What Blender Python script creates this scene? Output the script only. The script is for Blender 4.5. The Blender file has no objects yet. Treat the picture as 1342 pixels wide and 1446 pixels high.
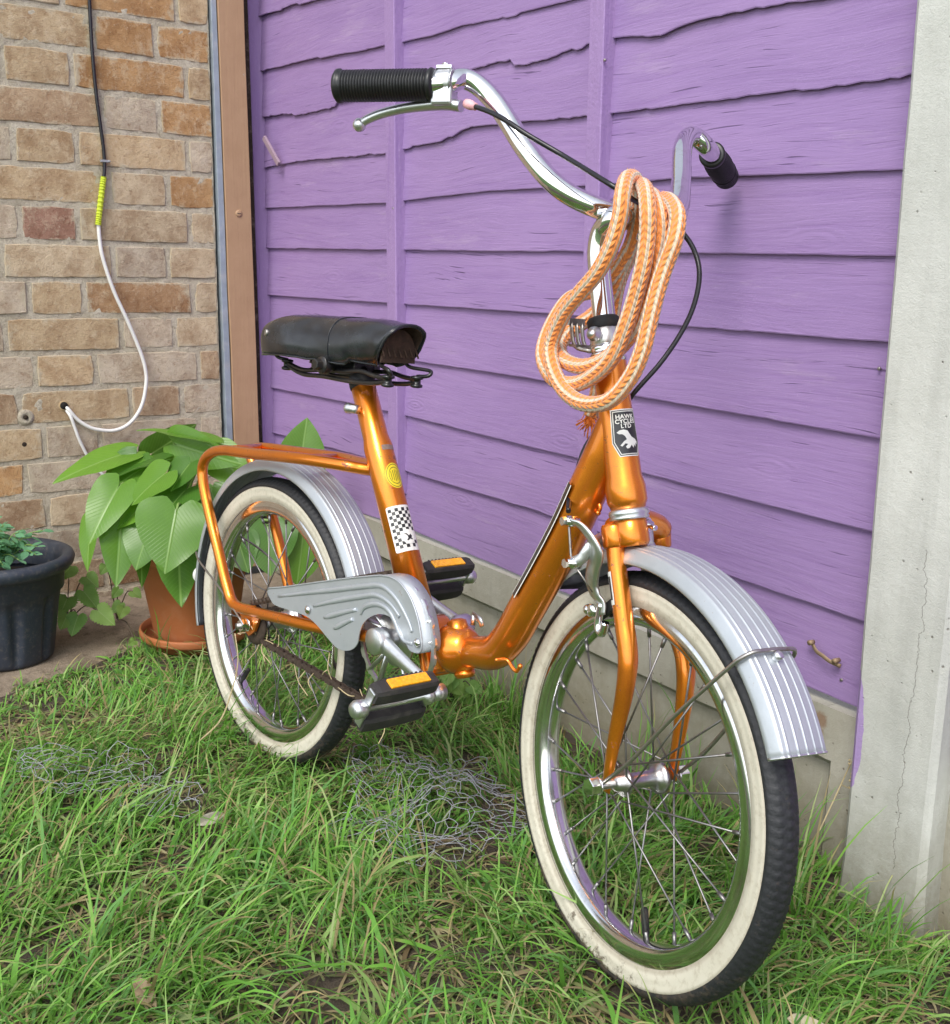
import bpy, bmesh, math, random
import numpy as np
from math import sin, cos, pi, radians, sqrt, atan2, floor
from mathutils import Vector, Matrix, noise
from mathutils.geometry import tessellate_polygon

random.seed(7)
rng = np.random.default_rng(11)
DT = {'cam': {'f': 1532.1392496895558, 'yaw': 0.9566154540890905, 'pit': 0.22875822348093633, 'rol': -0.021002095135312468, 'D': 1.0874564334389123, 'h': 0.7111554571264963}, 'Cf': [-0.7075, -0.3861, 0.2143], 'Cr': [-1.3752, -0.4616, 0.199], 'nf': [-0.11767387909806284, -0.988142978426075, 0.09862206834811282], 'nr': [0.10500550114604083, -0.9914331383477734, 0.07767996469459679], 'barA': [[-0.1295, 0.0352, 0.5455], [-0.1541, 0.0735, 0.5621], [-0.1908, 0.0926, 0.5953], [-0.2369, 0.1111, 0.6454], [-0.2605, 0.1337, 0.6657], [-0.2679, 0.1636, 0.6559], [-0.3457, 0.238, 0.65]], 'barB': [[-0.1252, -0.0229, 0.5435], [-0.1437, -0.0654, 0.5572], [-0.1771, -0.092, 0.5888], [-0.2197, -0.1206, 0.6372], [-0.2396, -0.1478, 0.6557], [-0.2426, -0.1777, 0.6438], [-0.3085, -0.2622, 0.6322]], 'seat': [[0.1753, 0.0, 0.3545], [0.2102, -0.0, 0.2845], [0.2409, -0.0, 0.2206], [0.2783, -0.0, 0.1324]], 'head': [[0.5832, -0.0, 0.4177], [0.6279, 0.0, 0.2778]], 'down': [[0.5886, 0.0, 0.329], [0.5734, -0.0, 0.2923], [0.5537, 0.0, 0.2469], [0.529, -0.0, 0.1987], [0.4992, -0.0, 0.1447], [0.4808, 0.0, 0.1117], [0.4583, 0.0, 0.0866], [0.4258, 0.0, 0.0763], [0.3967, -0.0, 0.0687]], 'bb': [0.327, 0, 0.071], 'hinge': [[0.3667, -0.0, 0.0582], [0.4051, -0.0, 0.0728], [0.3551, -0.0, 0.0785], [0.3605, -0.0, 0.0318]], 'stem': [[0.5802, -0.0, 0.4257], [0.574, 0.0, 0.4514], [0.5669, 0.0, 0.4764], [0.5595, -0.0, 0.5034], [0.5556, -0.0, 0.5258], [0.5597, -0.0, 0.544], [0.5754, 0.0, 0.5565], [0.5859, 0.0, 0.5583]], 'rackN': [[0.2091, 0.0, 0.252], [0.198, 0.014, 0.2534], [0.1773, 0.03, 0.2552], [0.1017, 0.045, 0.2524], [-0.026, 0.045, 0.2403], [-0.0965, 0.045, 0.2341], [-0.1342, 0.045, 0.2234], [-0.1548, 0.045, 0.2045], [-0.153, 0.045, 0.1792], [-0.1298, 0.045, 0.1353], [-0.1, 0.045, 0.088], [-0.0708, 0.045, 0.0415], [-0.0481, 0.045, 0.0186], [-0.0035, 0.045, 0.0196], [0.0867, 0.045, 0.0311], [0.1843, 0.042, 0.0435], [0.2825, 0.036, 0.0588], [0.348, 0.028, 0.0717]], 'rackF': [[0.2084, 0.0, 0.2591], [0.1613, -0.014, 0.2542], [0.0864, -0.032, 0.2491], [-0.0414, -0.045, 0.2381], [-0.1373, -0.045, 0.2307], [-0.1685, -0.045, 0.2219], [-0.1694, -0.045, 0.2063], [-0.132, -0.045, 0.1703], [-0.1013, -0.045, 0.1299], [-0.0773, -0.045, 0.091], [-0.0458, -0.045, 0.0327], [-0.0295, -0.045, 0.0062], [0.019, -0.045, 0.0038], [0.1293, -0.042, 0.0203], [0.2991, -0.028, 0.0592]], 'guard': [[0.0515, 0.05, 0.0645], [0.0908, 0.05, 0.077], [0.2207, 0.05, 0.1185], [0.2931, 0.05, 0.14], [0.3097, 0.05, 0.1439], [0.3276, 0.05, 0.1455], [0.3458, 0.05, 0.1414], [0.3645, 0.05, 0.1292], [0.3782, 0.05, 0.1118], [0.387, 0.05, 0.0917], [0.3896, 0.05, 0.0799], [0.3878, 0.05, 0.0735], [0.3816, 0.05, 0.07], [0.3739, 0.05, 0.0686], [0.3657, 0.05, 0.0705], [0.3551, 0.05, 0.0811], [0.3444, 0.05, 0.0926], [0.3287, 0.05, 0.0979], [0.3091, 0.05, 0.097], [0.2886, 0.05, 0.0881], [0.2739, 0.05, 0.0744], [0.268, 0.05, 0.0594], [0.2661, 0.05, 0.049], [0.258, 0.05, 0.0394], [0.2434, 0.05, 0.0325], [0.2233, 0.05, 0.0303], [0.2002, 0.05, 0.0377], [0.1747, 0.05, 0.0476], [0.1491, 0.05, 0.0522], [0.1111, 0.05, 0.0499], [0.0789, 0.05, 0.0475], [0.064, 0.05, 0.0497]], 'ridges': [[[0.0807, 0.0508, 0.0618], [0.154, 0.0508, 0.0849], [0.214, 0.0508, 0.1036], [0.2701, 0.0508, 0.1213], [0.3022, 0.0508, 0.1302], [0.3201, 0.0508, 0.1291], [0.3383, 0.0508, 0.1217], [0.3552, 0.0508, 0.1089], [0.3647, 0.0508, 0.0996], [0.3706, 0.0508, 0.0917]], [[0.166, 0.0508, 0.07], [0.2154, 0.0508, 0.0896], [0.2714, 0.0508, 0.1093], [0.2928, 0.0508, 0.1162], [0.3108, 0.0508, 0.117], [0.3289, 0.0508, 0.1128], [0.3456, 0.0508, 0.1031]], [[0.1919, 0.0508, 0.0613], [0.2248, 0.0508, 0.0758], [0.2602, 0.0508, 0.09]], [[0.215, 0.0508, 0.0534], [0.2338, 0.0508, 0.0648], [0.254, 0.0508, 0.0761]], [[0.27, 0.0508, 0.0865], [0.2747, 0.0508, 0.0956], [0.2869, 0.0508, 0.1028], [0.3046, 0.0508, 0.1077], [0.3226, 0.0508, 0.1058], [0.3359, 0.0508, 0.0962], [0.3457, 0.0508, 0.0859], [0.3569, 0.0508, 0.0778], [0.3737, 0.0508, 0.0787]]], 'guardscrew': [[0.1548, 0.051, 0.0624], [0.3828, 0.051, 0.0823]], 'crank': [[0.327, 0.062, 0.071], [0.4356, 0.062, 0.042]], 'chain': [[-0.0265, 0.03, -0.0211], [0.0218, 0.035, -0.0195], [0.075, 0.035, -0.0216], [0.1291, 0.035, -0.0236], [0.1804, 0.035, -0.0245], [0.2291, 0.035, -0.0264], [0.2752, 0.035, -0.0254], [0.3117, 0.035, -0.0225]], 'saddle_pts': {'nearbot': [[0.0442, 0.06, 0.4023], [0.079, 0.06, 0.3875], [0.1459, 0.06, 0.3873], [0.1931, 0.06, 0.3876], [0.2337, 0.06, 0.3859], [0.2938, 0.06, 0.3917], [0.3194, 0.06, 0.4033]], 'top': [[-0.0649, 0.0, 0.4207], [-0.0394, 0.0, 0.4358], [0.0471, -0.0, 0.441], [0.1465, -0.0, 0.4369], [0.2361, 0.0, 0.4366], [0.2846, 0.0, 0.436]]}, 'railL': [[0.0639, 0.05, 0.372], [0.0947, 0.05, 0.3755], [0.1144, 0.05, 0.3807]], 'rails': [[[0.0287, 0.022, 0.3709], [0.0682, 0.022, 0.3649], [0.1135, 0.022, 0.3689], [0.1648, 0.022, 0.3716], [0.1998, 0.022, 0.3747], [0.2298, 0.022, 0.3714], [0.2557, 0.022, 0.3705]], [[0.0291, 0.022, 0.3672], [0.0687, 0.022, 0.3594], [0.1143, 0.022, 0.3608], [0.1659, 0.022, 0.3602], [0.2012, 0.022, 0.361], [0.2307, 0.022, 0.363], [0.2561, 0.022, 0.3671]]], 'saddleclamp': [[0.1779, 0.035, 0.3689], [0.1841, -0.0, 0.3731]], 'seatbolt': [0.1851, 0.02, 0.3268], 'forkN': [[-0.0496, 0.03, 0.2357], [-0.0386, 0.03, 0.208], [-0.0271, 0.03, 0.1829], [-0.0158, 0.03, 0.1579], [-0.007, 0.03, 0.1395], [-0.0016, 0.03, 0.1201], [-0.0013, 0.03, 0.0881], [-0.0063, 0.03, 0.0427], [-0.0085, 0.03, 0.0049], [-0.0083, 0.03, -0.0121]], 'forkF': [[-0.0682, -0.04, 0.2311], [-0.0593, -0.04, 0.2014], [-0.0446, -0.04, 0.172], [-0.0256, -0.04, 0.1481], [-0.0085, -0.04, 0.1315], [0.0011, -0.04, 0.1129], [0.0052, -0.04, 0.0849], [0.0057, -0.04, 0.0481], [0.0044, -0.04, 0.0138], [0.0054, -0.04, -0.0009]], 'crown': [[-0.0573, 0.033, 0.2304], [-0.0607, -0.0, 0.2439], [-0.0582, -0.036, 0.2349], [-0.0625, 0.0, 0.2521], [-0.0475, 0.0, 0.2475]], 'brake1': [[-0.0811, 0.06, 0.2435], [-0.0675, 0.057, 0.2408], [-0.0554, 0.052, 0.2309], [-0.0516, 0.047, 0.2191], [-0.0586, 0.043, 0.203], [-0.0656, 0.038, 0.1852], [-0.0613, 0.034, 0.1732], [-0.0543, 0.031, 0.1665], [-0.0507, 0.031, 0.1559]], 'brake2': [[-0.0714, 0.058, 0.2036], [-0.064, 0.054, 0.2111], [-0.0634, 0.046, 0.2219], [-0.0694, 0.03, 0.2275], [-0.0765, 0.008, 0.2294]], 'brakelink': [[-0.0897, 0.06, 0.2473], [-0.0846, 0.06, 0.2362], [-0.0773, 0.058, 0.2071], [-0.0711, 0.058, 0.2022], [-0.0568, 0.042, 0.1776]], 'brakepad': [[-0.0696, 0.03, 0.1619], [-0.0525, 0.03, 0.1524]], 'hooks': [[[0.5783, 0.0, 0.2845], [0.5857, 0.0, 0.28], [0.5911, -0.0, 0.2753], [0.589, 0.0, 0.2691]], [[0.498, 0.02, 0.0915], [0.5077, 0.02, 0.0857], [0.5146, 0.02, 0.0838], [0.5192, 0.02, 0.0908]]], 'stay': [[0.0072, 0.043, 0.0011], [0.0461, 0.042, 0.0447], [0.0936, 0.04, 0.0983], [0.1267, 0.036, 0.1399], [0.1467, 0.032, 0.1686], [0.1485, 0.022, 0.1766], [0.1397, -0.0, 0.1785], [0.1338, -0.02, 0.1792], [0.1285, -0.034, 0.1728]], 'stayF': [[0.004, -0.048, 0.0013], [0.0411, -0.045, 0.0548], [0.0747, -0.04, 0.0972], [0.1068, -0.036, 0.1335], [0.132, -0.032, 0.1702]], 'rstay': [[-0.0022, 0.055, 0.0025], [-0.0913, 0.045, 0.0312], [-0.1763, 0.034, 0.0508], [-0.2158, 0.02, 0.0555]], 'lever': [[0.4091, 0.0661, 0.6602], [0.393, 0.0736, 0.6623], [0.3698, 0.0828, 0.6612], [0.3462, 0.0922, 0.6588], [0.3239, 0.1029, 0.6537], [0.31, 0.1108, 0.6477], [0.3037, 0.1142, 0.6433]], 'levclamp': [[0.3924, 0.0829, 0.6874], [0.4118, 0.0712, 0.6876], [0.4142, 0.0676, 0.6595], [0.3947, 0.0792, 0.6577], [0.4027, 0.0771, 0.6928]], 'cableA': [[0.4203, 0.0664, 0.6612], [0.4498, 0.0648, 0.6522], [0.4731, 0.0613, 0.6423], [0.497, 0.0536, 0.6287], [0.5346, 0.0353, 0.6082], [0.5999, 0.035, 0.5786], [0.5985, -0.0, 0.5698], [0.5964, -0.04, 0.5649], [0.5941, -0.075, 0.5514], [0.6046, -0.085, 0.5345], [0.6148, -0.085, 0.5119], [0.6174, -0.08, 0.484], [0.6142, -0.07, 0.4555], [0.6081, -0.05, 0.4228], [0.5938, -0.032, 0.3916], [0.583, -0.028, 0.3741], [0.5688, -0.018, 0.3546], [0.5653, -0.004, 0.3399], [0.5596, 0.0, 0.3226], [0.5606, 0.008, 0.2977], [0.5615, 0.014, 0.2822], [0.577, 0.0305, 0.2701]], 'rope': [[-0.7798, -0.3337, 0.7688], [-0.7474, -0.3506, 0.7671], [-0.7172, -0.3686, 0.7535], [-0.7075, -0.3793, 0.7324], [-0.7104, -0.3865, 0.7085], [-0.7116, -0.3934, 0.6865], [-0.7119, -0.4007, 0.6584], [-0.7134, -0.4058, 0.6341], [-0.7226, -0.4108, 0.6088], [-0.7424, -0.4166, 0.5871], [-0.7753, -0.4185, 0.5812], [-0.8077, -0.4162, 0.5906], [-0.8317, -0.412, 0.6115], [-0.8411, -0.4063, 0.633], [-0.823, -0.4072, 0.6619], [-0.7979, -0.4079, 0.6835], [-0.7767, -0.4061, 0.703], [-0.7633, -0.4027, 0.7278], [-0.7592, -0.3984, 0.7522], [-0.764, -0.3924, 0.7707], [-0.7804, -0.3727, 0.7865], [-0.8, -0.3444, 0.7879], [-0.8154, -0.3272, 0.7712], [-0.8173, -0.3247, 0.7408], [-0.8296, -0.3283, 0.7117], [-0.8487, -0.3374, 0.6863], [-0.8764, -0.3409, 0.6784], [-0.8844, -0.3524, 0.6711], [-0.8796, -0.3737, 0.6505], [-0.8676, -0.3943, 0.6285], [-0.854, -0.4043, 0.6115], [-0.8304, -0.408, 0.5968], [-0.7992, -0.4077, 0.5966], [-0.772, -0.4059, 0.6091], [-0.7525, -0.4045, 0.6268], [-0.7422, -0.4014, 0.6525], [-0.7369, -0.3968, 0.6774], [-0.7306, -0.3938, 0.7081], [-0.7315, -0.3898, 0.7341], [-0.7364, -0.3864, 0.7582], [-0.7568, -0.3711, 0.7755], [-0.7919, -0.3441, 0.7813], [-0.8098, -0.3273, 0.7624], [-0.8169, -0.3262, 0.7341], [-0.8319, -0.3259, 0.7072], [-0.8478, -0.3281, 0.6748], [-0.8602, -0.341, 0.6558], [-0.8646, -0.3627, 0.6419], [-0.855, -0.3851, 0.6269], [-0.8302, -0.3974, 0.6156], [-0.8008, -0.3986, 0.6127], [-0.7779, -0.3956, 0.6196], [-0.7571, -0.3922, 0.6345], [-0.7448, -0.3875, 0.6521], [-0.7381, -0.3828, 0.6773], [-0.7334, -0.3781, 0.7062], [-0.7312, -0.3738, 0.7326], [-0.7396, -0.3688, 0.755], [-0.7655, -0.3522, 0.7706], [-0.7916, -0.3347, 0.7723], [-0.8054, -0.3228, 0.7495], [-0.8263, -0.3168, 0.7255], [-0.8432, -0.3179, 0.6957], [-0.8479, -0.3209, 0.6632], [-0.8384, -0.3305, 0.6313], [-0.837, -0.3426, 0.6037], [-0.8394, -0.3476, 0.5684], [-0.8402, -0.3518, 0.5554]], 'leaves': [{'b': [-2.0311, -0.465, 0.3409], 't': [-2.0217, -0.6057, 0.3125], 'w': 0.085, 'roll': 0.5, 'fold': 0.2, 'droop': 0.12}, {'b': [-1.9223, -0.3515, 0.3724], 't': [-2.0401, -0.4378, 0.3959], 'w': 0.075, 'roll': 0.75, 'fold': 0.3, 'droop': 0.1}, {'b': [-1.9695, -0.3876, 0.3603], 't': [-1.8548, -0.3236, 0.3368], 'w': 0.08, 'roll': 0.7, 'fold': 0.2, 'droop': 0.2}, {'b': [-1.9611, -0.4216, 0.3349], 't': [-1.9953, -0.5143, 0.3136], 'w': 0.075, 'roll': 0.8, 'fold': 0.25, 'droop': 0.15}, {'b': [-1.9478, -0.5079, 0.295], 't': [-1.9035, -0.5828, 0.2191], 'w': 0.085, 'roll': 0.2, 'fold': 0.25, 'droop': 0.2}, {'b': [-1.9316, -0.5113, 0.23], 't': [-1.8753, -0.5415, 0.1341], 'w': 0.075, 'roll': -0.1, 'fold': 0.25, 'droop': 0.15}, {'b': [-1.8216, -0.4466, 0.2685], 't': [-1.7746, -0.4889, 0.1751], 'w': 0.135, 'roll': 0, 'fold': 0.12, 'droop': 0.12}, {'b': [-1.8821, -0.4243, 0.183], 't': [-1.7853, -0.4588, 0.1108], 'w': 0.085, 'roll': 0.1, 'fold': 0.25, 'droop': 0.1}, {'b': [-1.9393, -0.4775, 0.2081], 't': [-1.884, -0.4884, 0.1195], 'w': 0.05, 'roll': -0.6, 'fold': 0.3, 'droop': 0.1}, {'b': [-1.8939, -0.4377, 0.3238], 't': [-1.9037, -0.5061, 0.277], 'w': 0.085, 'roll': 0.45, 'fold': 0.2, 'droop': 0.15}, {'b': [-1.8818, -0.3966, 0.339], 't': [-1.8662, -0.4433, 0.3007], 'w': 0.075, 'roll': 0.5, 'fold': 0.2, 'droop': 0.15}, {'b': [-1.993, -0.5456, 0.2279], 't': [-1.9553, -0.5789, 0.1459], 'w': 0.05, 'roll': 0.7, 'fold': 0.3, 'droop': 0.15}, {'b': [-1.8314, -0.2685, 0.2145], 't': [-1.7849, -0.2874, 0.1368], 'w': 0.11, 'roll': 0.0, 'fold': 0.15, 'droop': 0.1}, {'b': [-1.8085, -0.2087, 0.194], 't': [-1.7866, -0.2312, 0.1056], 'w': 0.1, 'roll': -0.3, 'fold': 0.15, 'droop': 0.1}, {'b': [-1.8504, -0.3216, 0.194], 't': [-1.8098, -0.321, 0.141], 'w': 0.08, 'roll': 0.3, 'fold': 0.2, 'droop': 0.1}, {'b': [-1.9092, -0.1635, 0.3064], 't': [-1.9294, -0.1366, 0.4], 'w': 0.1, 'roll': 0.1, 'fold': 0.2, 'droop': -0.05}, {'b': [-1.9433, -0.322, 0.3426], 't': [-1.864, -0.2863, 0.2848], 'w': 0.08, 'roll': 0.2, 'fold': 0.2, 'droop': 0.2}, {'b': [-2.0516, -0.4083, 0.3329], 't': [-2.0402, -0.3182, 0.3835], 'w': 0.07, 'roll': 0.8, 'fold': 0.3, 'droop': 0.1}, {'b': [-2.0094, -0.4565, 0.3301], 't': [-1.9894, -0.5327, 0.2473], 'w': 0.08, 'roll': 0.3, 'fold': 0.25, 'droop': 0.2}, {'b': [-1.8937, -0.3512, 0.2726], 't': [-1.8345, -0.3368, 0.1888], 'w': 0.08, 'roll': 0.2, 'fold': 0.2, 'droop': 0.2}, {'b': [-1.9654, -0.4539, 0.27], 't': [-1.9192, -0.4606, 0.1793], 'w': 0.08, 'roll': 0.1, 'fold': 0.2, 'droop': 0.2}, {'b': [-1.8998, -0.4646, 0.2336], 't': [-1.8652, -0.514, 0.1666], 'w': 0.1, 'roll': 0.2, 'fold': 0.2, 'droop': 0.2}, {'b': [-1.8655, -0.376, 0.2005], 't': [-1.8093, -0.3881, 0.1057], 'w': 0.1, 'roll': -0.1, 'fold': 0.2, 'droop': 0.15}, {'b': [-1.9206, -0.441, 0.2772], 't': [-1.922, -0.5304, 0.237], 'w': 0.09, 'roll': 0.5, 'fold': 0.25, 'droop': 0.2}, {'b': [-1.8768, -0.4083, 0.2925], 't': [-1.8527, -0.4841, 0.2408], 'w': 0.095, 'roll': 0.4, 'fold': 0.2, 'droop': 0.2}, {'b': [-1.9758, -0.4479, 0.3214], 't': [-1.978, -0.5599, 0.2725], 'w': 0.09, 'roll': 0.5, 'fold': 0.25, 'droop': 0.2}, {'b': [-1.9315, -0.3712, 0.2676], 't': [-1.8842, -0.3794, 0.1695], 'w': 0.09, 'roll': 0.2, 'fold': 0.2, 'droop': 0.2}], 'pot': [-1.9876, -0.3579, -0.045], 'bpot': [-2.089, -0.6923, -0.045], 'netA': [[-1.5382, -0.8172, 0.0], [-1.4802, -0.7057, 0.0], [-1.2482, -0.6271, 0.0], [-1.1845, -0.6427, 0.0], [-1.3613, -0.8027, 0.0], [-1.4505, -0.8356, 0.0]], 'netB': [[-1.2857, -0.4216, 0.0], [-1.2463, -0.3388, 0.0], [-1.1307, -0.22, 0.0], [-0.9054, -0.3457, 0.0], [-0.9237, -0.4558, 0.0], [-1.0341, -0.5439, 0.0]], 'misc': {'leaf1': [-0.5718, -0.2987, 0.0], 'leaf2': [-1.2595, -0.6275, 0.0], 'weed1': [-1.2604, -0.2044, 0.0], 'bl': [-0.9753, -0.9354, -0.0], 'br': [-0.4748, -0.1774, 0.0], 'ml': [-1.8376, -0.7543, 0.0], 'l2': [-1.9341, -0.4843, 0.0], 'postb': [-0.6505, -0.0885, 0.0], 'grassline': [-1.4234, -0.0325, 0.0], 'l3': [-1.3244, -0.1044, 0.0], 'slabb': [-1.9879, -0.5341, 0.0]}, 'weeds': {'c0': [-2.2417, -0.5412, -0.045], 'c1': [-2.2112, -0.4478, -0.045], 'a': [([-2.0947, -0.5424, 0.0639], 0.036), ([-2.1202, -0.5677, 0.0466], 0.034), ([-2.0841, -0.5786, 0.0253], 0.03), ([-2.0718, -0.562, 0.023], 0.032), ([-2.0422, -0.532, 0.0377], 0.034), ([-2.1585, -0.5474, 0.0992], 0.03), ([-2.1267, -0.5269, 0.0821], 0.03)], 'b': [([-2.0682, -0.4805, 0.0361], 0.02), ([-2.0874, -0.4483, 0.0506], 0.02), ([-2.1044, -0.471, 0.0542], 0.018), ([-2.0529, -0.4785, 0.0313], 0.022), ([-2.1574, -0.4785, 0.0893], 0.02), ([-1.9519, -0.4921, -0.004], 0.014)]}, 'gw': [[-1.2745, -0.1787, 0.0], [-1.4567, -0.0986, -0.03], [-0.5615, -0.1068, 0.0]], 'dl': [[-0.5438, -0.3367, 0.03], [-1.1763, -0.6648, 0.03], [-0.941, -0.8181, 0.02]], 'drystem': [[-0.7183, -0.1, 0.0001], [-0.7236, -0.07, 0.0391], [-0.7228, -0.03, 0.1042], [-0.7152, -0.025, 0.1366]]}
scene = bpy.context.scene
COL = scene.collection

# ------------------------------------------------------------------ camera
cd = DT['cam']
cam = bpy.data.cameras.new('camera')
cam.sensor_fit = 'HORIZONTAL'; cam.sensor_width = 36.0
cam.lens = 36.0 * cd['f'] / 1342.0
cam.clip_start = 0.02; cam.clip_end = 500
camo = bpy.data.objects.new('camera', cam); COL.objects.link(camo)
ya, pi_, ro = cd['yaw'], cd['pit'], cd['rol']
fw = Vector((-sin(ya) * cos(pi_), cos(ya) * cos(pi_), -sin(pi_)))
r0 = Vector((cos(ya), sin(ya), 0)); d0 = fw.cross(r0)
rr = cos(ro) * r0 + sin(ro) * d0; dd = -sin(ro) * r0 + cos(ro) * d0
camo.matrix_world = Matrix(((rr.x, -dd.x, -fw.x, 0), (rr.y, -dd.y, -fw.y, -cd['D']), (rr.z, -dd.z, -fw.z, cd['h']), (0, 0, 0, 1)))
scene.camera = camo

# ------------------------------------------------------------------ light
SUN_EL, SUN_AZ = radians(50), radians(148)      # direction to the sun: azimuth measured from +Y towards +X
w = bpy.data.worlds.new('World'); scene.world = w; w.use_nodes = True
nt = w.node_tree; nt.nodes.clear()
sky = nt.nodes.new('ShaderNodeTexSky'); sky.sky_type = 'NISHITA'; sky.sun_disc = False
sky.sun_elevation = SUN_EL; sky.sun_rotation = SUN_AZ
sky.air_density = 1.0; sky.dust_density = 1.2; sky.ozone_density = 1.0
hs = nt.nodes.new('ShaderNodeHueSaturation'); hs.inputs['Saturation'].default_value = 0.35
bg = nt.nodes.new('ShaderNodeBackground'); bg.inputs['Strength'].default_value = 0.15
wo = nt.nodes.new('ShaderNodeOutputWorld')
nt.links.new(sky.outputs[0], hs.inputs['Color']); nt.links.new(hs.outputs[0], bg.inputs['Color']); nt.links.new(bg.outputs[0], wo.inputs['Surface'])
sl = bpy.data.lights.new('sun', 'SUN'); sl.energy = 1.2; sl.angle = radians(24); sl.color = (1.0, 0.955, 0.88)
so = bpy.data.objects.new('sun', sl); COL.objects.link(so)
sdir = Vector((sin(SUN_AZ) * cos(SUN_EL), cos(SUN_AZ) * cos(SUN_EL), sin(SUN_EL)))
so.rotation_euler = sdir.to_track_quat('Z', 'Y').to_euler()
scene.view_settings.view_transform = 'Standard'
scene.view_settings.look = 'None'
scene.view_settings.gamma = 1.0
scene.view_settings.exposure = 0.97
scene.view_settings.use_curve_mapping = False
scene.render.engine = 'CYCLES'

# ------------------------------------------------------------------ materials
def newmat(name):
    m = bpy.data.materials.new(name); m.use_nodes = True
    n = m.node_tree; n.nodes.clear()
    b = n.nodes.new('ShaderNodeBsdfPrincipled'); o = n.nodes.new('ShaderNodeOutputMaterial')
    n.links.new(b.outputs[0], o.inputs['Surface'])
    return m, n, b

class NG:
    """tiny helper to write node graphs"""
    def __init__(s, n): s.n = n
    def node(s, t, **k):
        x = s.n.nodes.new(t)
        for a, b in k.items():
            if a in ('loc',): continue
            setattr(x, a, b)
        return x
    def inp(s, x, i, v):
        if v is None: return
        if hasattr(v, 'is_output') or isinstance(v, bpy.types.NodeSocket): s.n.links.new(v, x.inputs[i])
        else: x.inputs[i].default_value = v
    def math(s, op, a, b=None, c=None, clamp=False):
        x = s.node('ShaderNodeMath', operation=op, use_clamp=clamp)
        s.inp(x, 0, a); s.inp(x, 1, b); s.inp(x, 2, c)
        return x.outputs[0]
    def mix(s, f, a, b, mode='MIX'):
        x = s.node('ShaderNodeMix', data_type='RGBA', blend_type=mode)
        s.inp(x, 0, f); s.inp(x, 6, a); s.inp(x, 7, b)
        return x.outputs[2]
    def noise(s, vec, scale, detail=4, rough=.55, dist=0):
        x = s.node('ShaderNodeTexNoise'); s.inp(x, 'Vector', vec)
        x.inputs['Scale'].default_value = scale; x.inputs['Detail'].default_value = detail
        x.inputs['Roughness'].default_value = rough; x.inputs['Distortion'].default_value = dist
        return x.outputs['Fac'], x.outputs['Color']
    def obj(s): return s.node('ShaderNodeTexCoord').outputs['Object']
    def geo(s): return s.node('ShaderNodeNewGeometry').outputs['Position']
    def uv(s): return s.node('ShaderNodeTexCoord').outputs['UV']
    def mapping(s, vec, scale=(1, 1, 1), loc=(0, 0, 0), rot=(0, 0, 0)):
        x = s.node('ShaderNodeMapping'); s.inp(x, 'Vector', vec)
        x.inputs['Scale'].default_value = scale; x.inputs['Location'].default_value = loc; x.inputs['Rotation'].default_value = rot
        return x.outputs[0]
    def ramp(s, f, stops):
        x = s.node('ShaderNodeValToRGB'); s.inp(x, 0, f)
        e = x.color_ramp.elements
        while len(e) < len(stops): e.new(.5)
        for i, (p, c) in enumerate(stops):
            e[i].position = p; e[i].color = (c, c, c, 1) if not isinstance(c, tuple) else (*c[:3], 1)
        return x.outputs[0]
    def bump(s, h, strength=.3, dist=.001, normal=None):
        x = s.node('ShaderNodeBump'); s.inp(x, 'Height', h)
        x.inputs['Strength'].default_value = strength; x.inputs['Distance'].default_value = dist
        if normal is not None: s.inp(x, 'Normal', normal)
        return x.outputs[0]
    def sep(s, v):
        x = s.node('ShaderNodeSeparateXYZ'); s.inp(x, 0, v); return x.outputs
    def comb(s, a, b, c):
        x = s.node('ShaderNodeCombineXYZ'); s.inp(x, 0, a); s.inp(x, 1, b); s.inp(x, 2, c); return x.outputs[0]

def simple(name, col, rough=.5, metal=0, coat=0, var=.12, vscale=40, bump=.0, bscale=300, spec=.5, dirt=None, dirtscale=30, dirtamt=.5):
    m, n, b = newmat(name); g = NG(n); P = g.geo()
    f, _ = g.noise(P, vscale, 5, .6)
    dark = tuple(c * (1 - var * 1.6) for c in col) + (1,); light = tuple(min(1, c * (1 + var)) for c in col) + (1,)
    c = g.mix(f, dark, light)
    if dirt:
        f2, _ = g.noise(P, dirtscale, 6, .7)
        mk = g.ramp(f2, [(.52, 0.0), (.72, dirtamt)])
        c = g.mix(mk, c, (*dirt, 1))
        g.inp(b, 'Roughness', g.math('ADD', rough, g.math('MULTIPLY', mk, .3), clamp=True))
    else:
        g.inp(b, 'Roughness', g.math('ADD', rough - .06, g.math('MULTIPLY', f, .12), clamp=True))
    g.inp(b, 'Base Color', c)
    b.inputs['Metallic'].default_value = metal
    b.inputs['Coat Weight'].default_value = coat; b.inputs['Coat Roughness'].default_value = .08
    b.inputs['Specular IOR Level'].default_value = spec
    if bump:
        f3, _ = g.noise(P, bscale, 4, .6)
        g.inp(b, 'Normal', g.bump(f3, bump, .0006))
    return m

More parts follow.
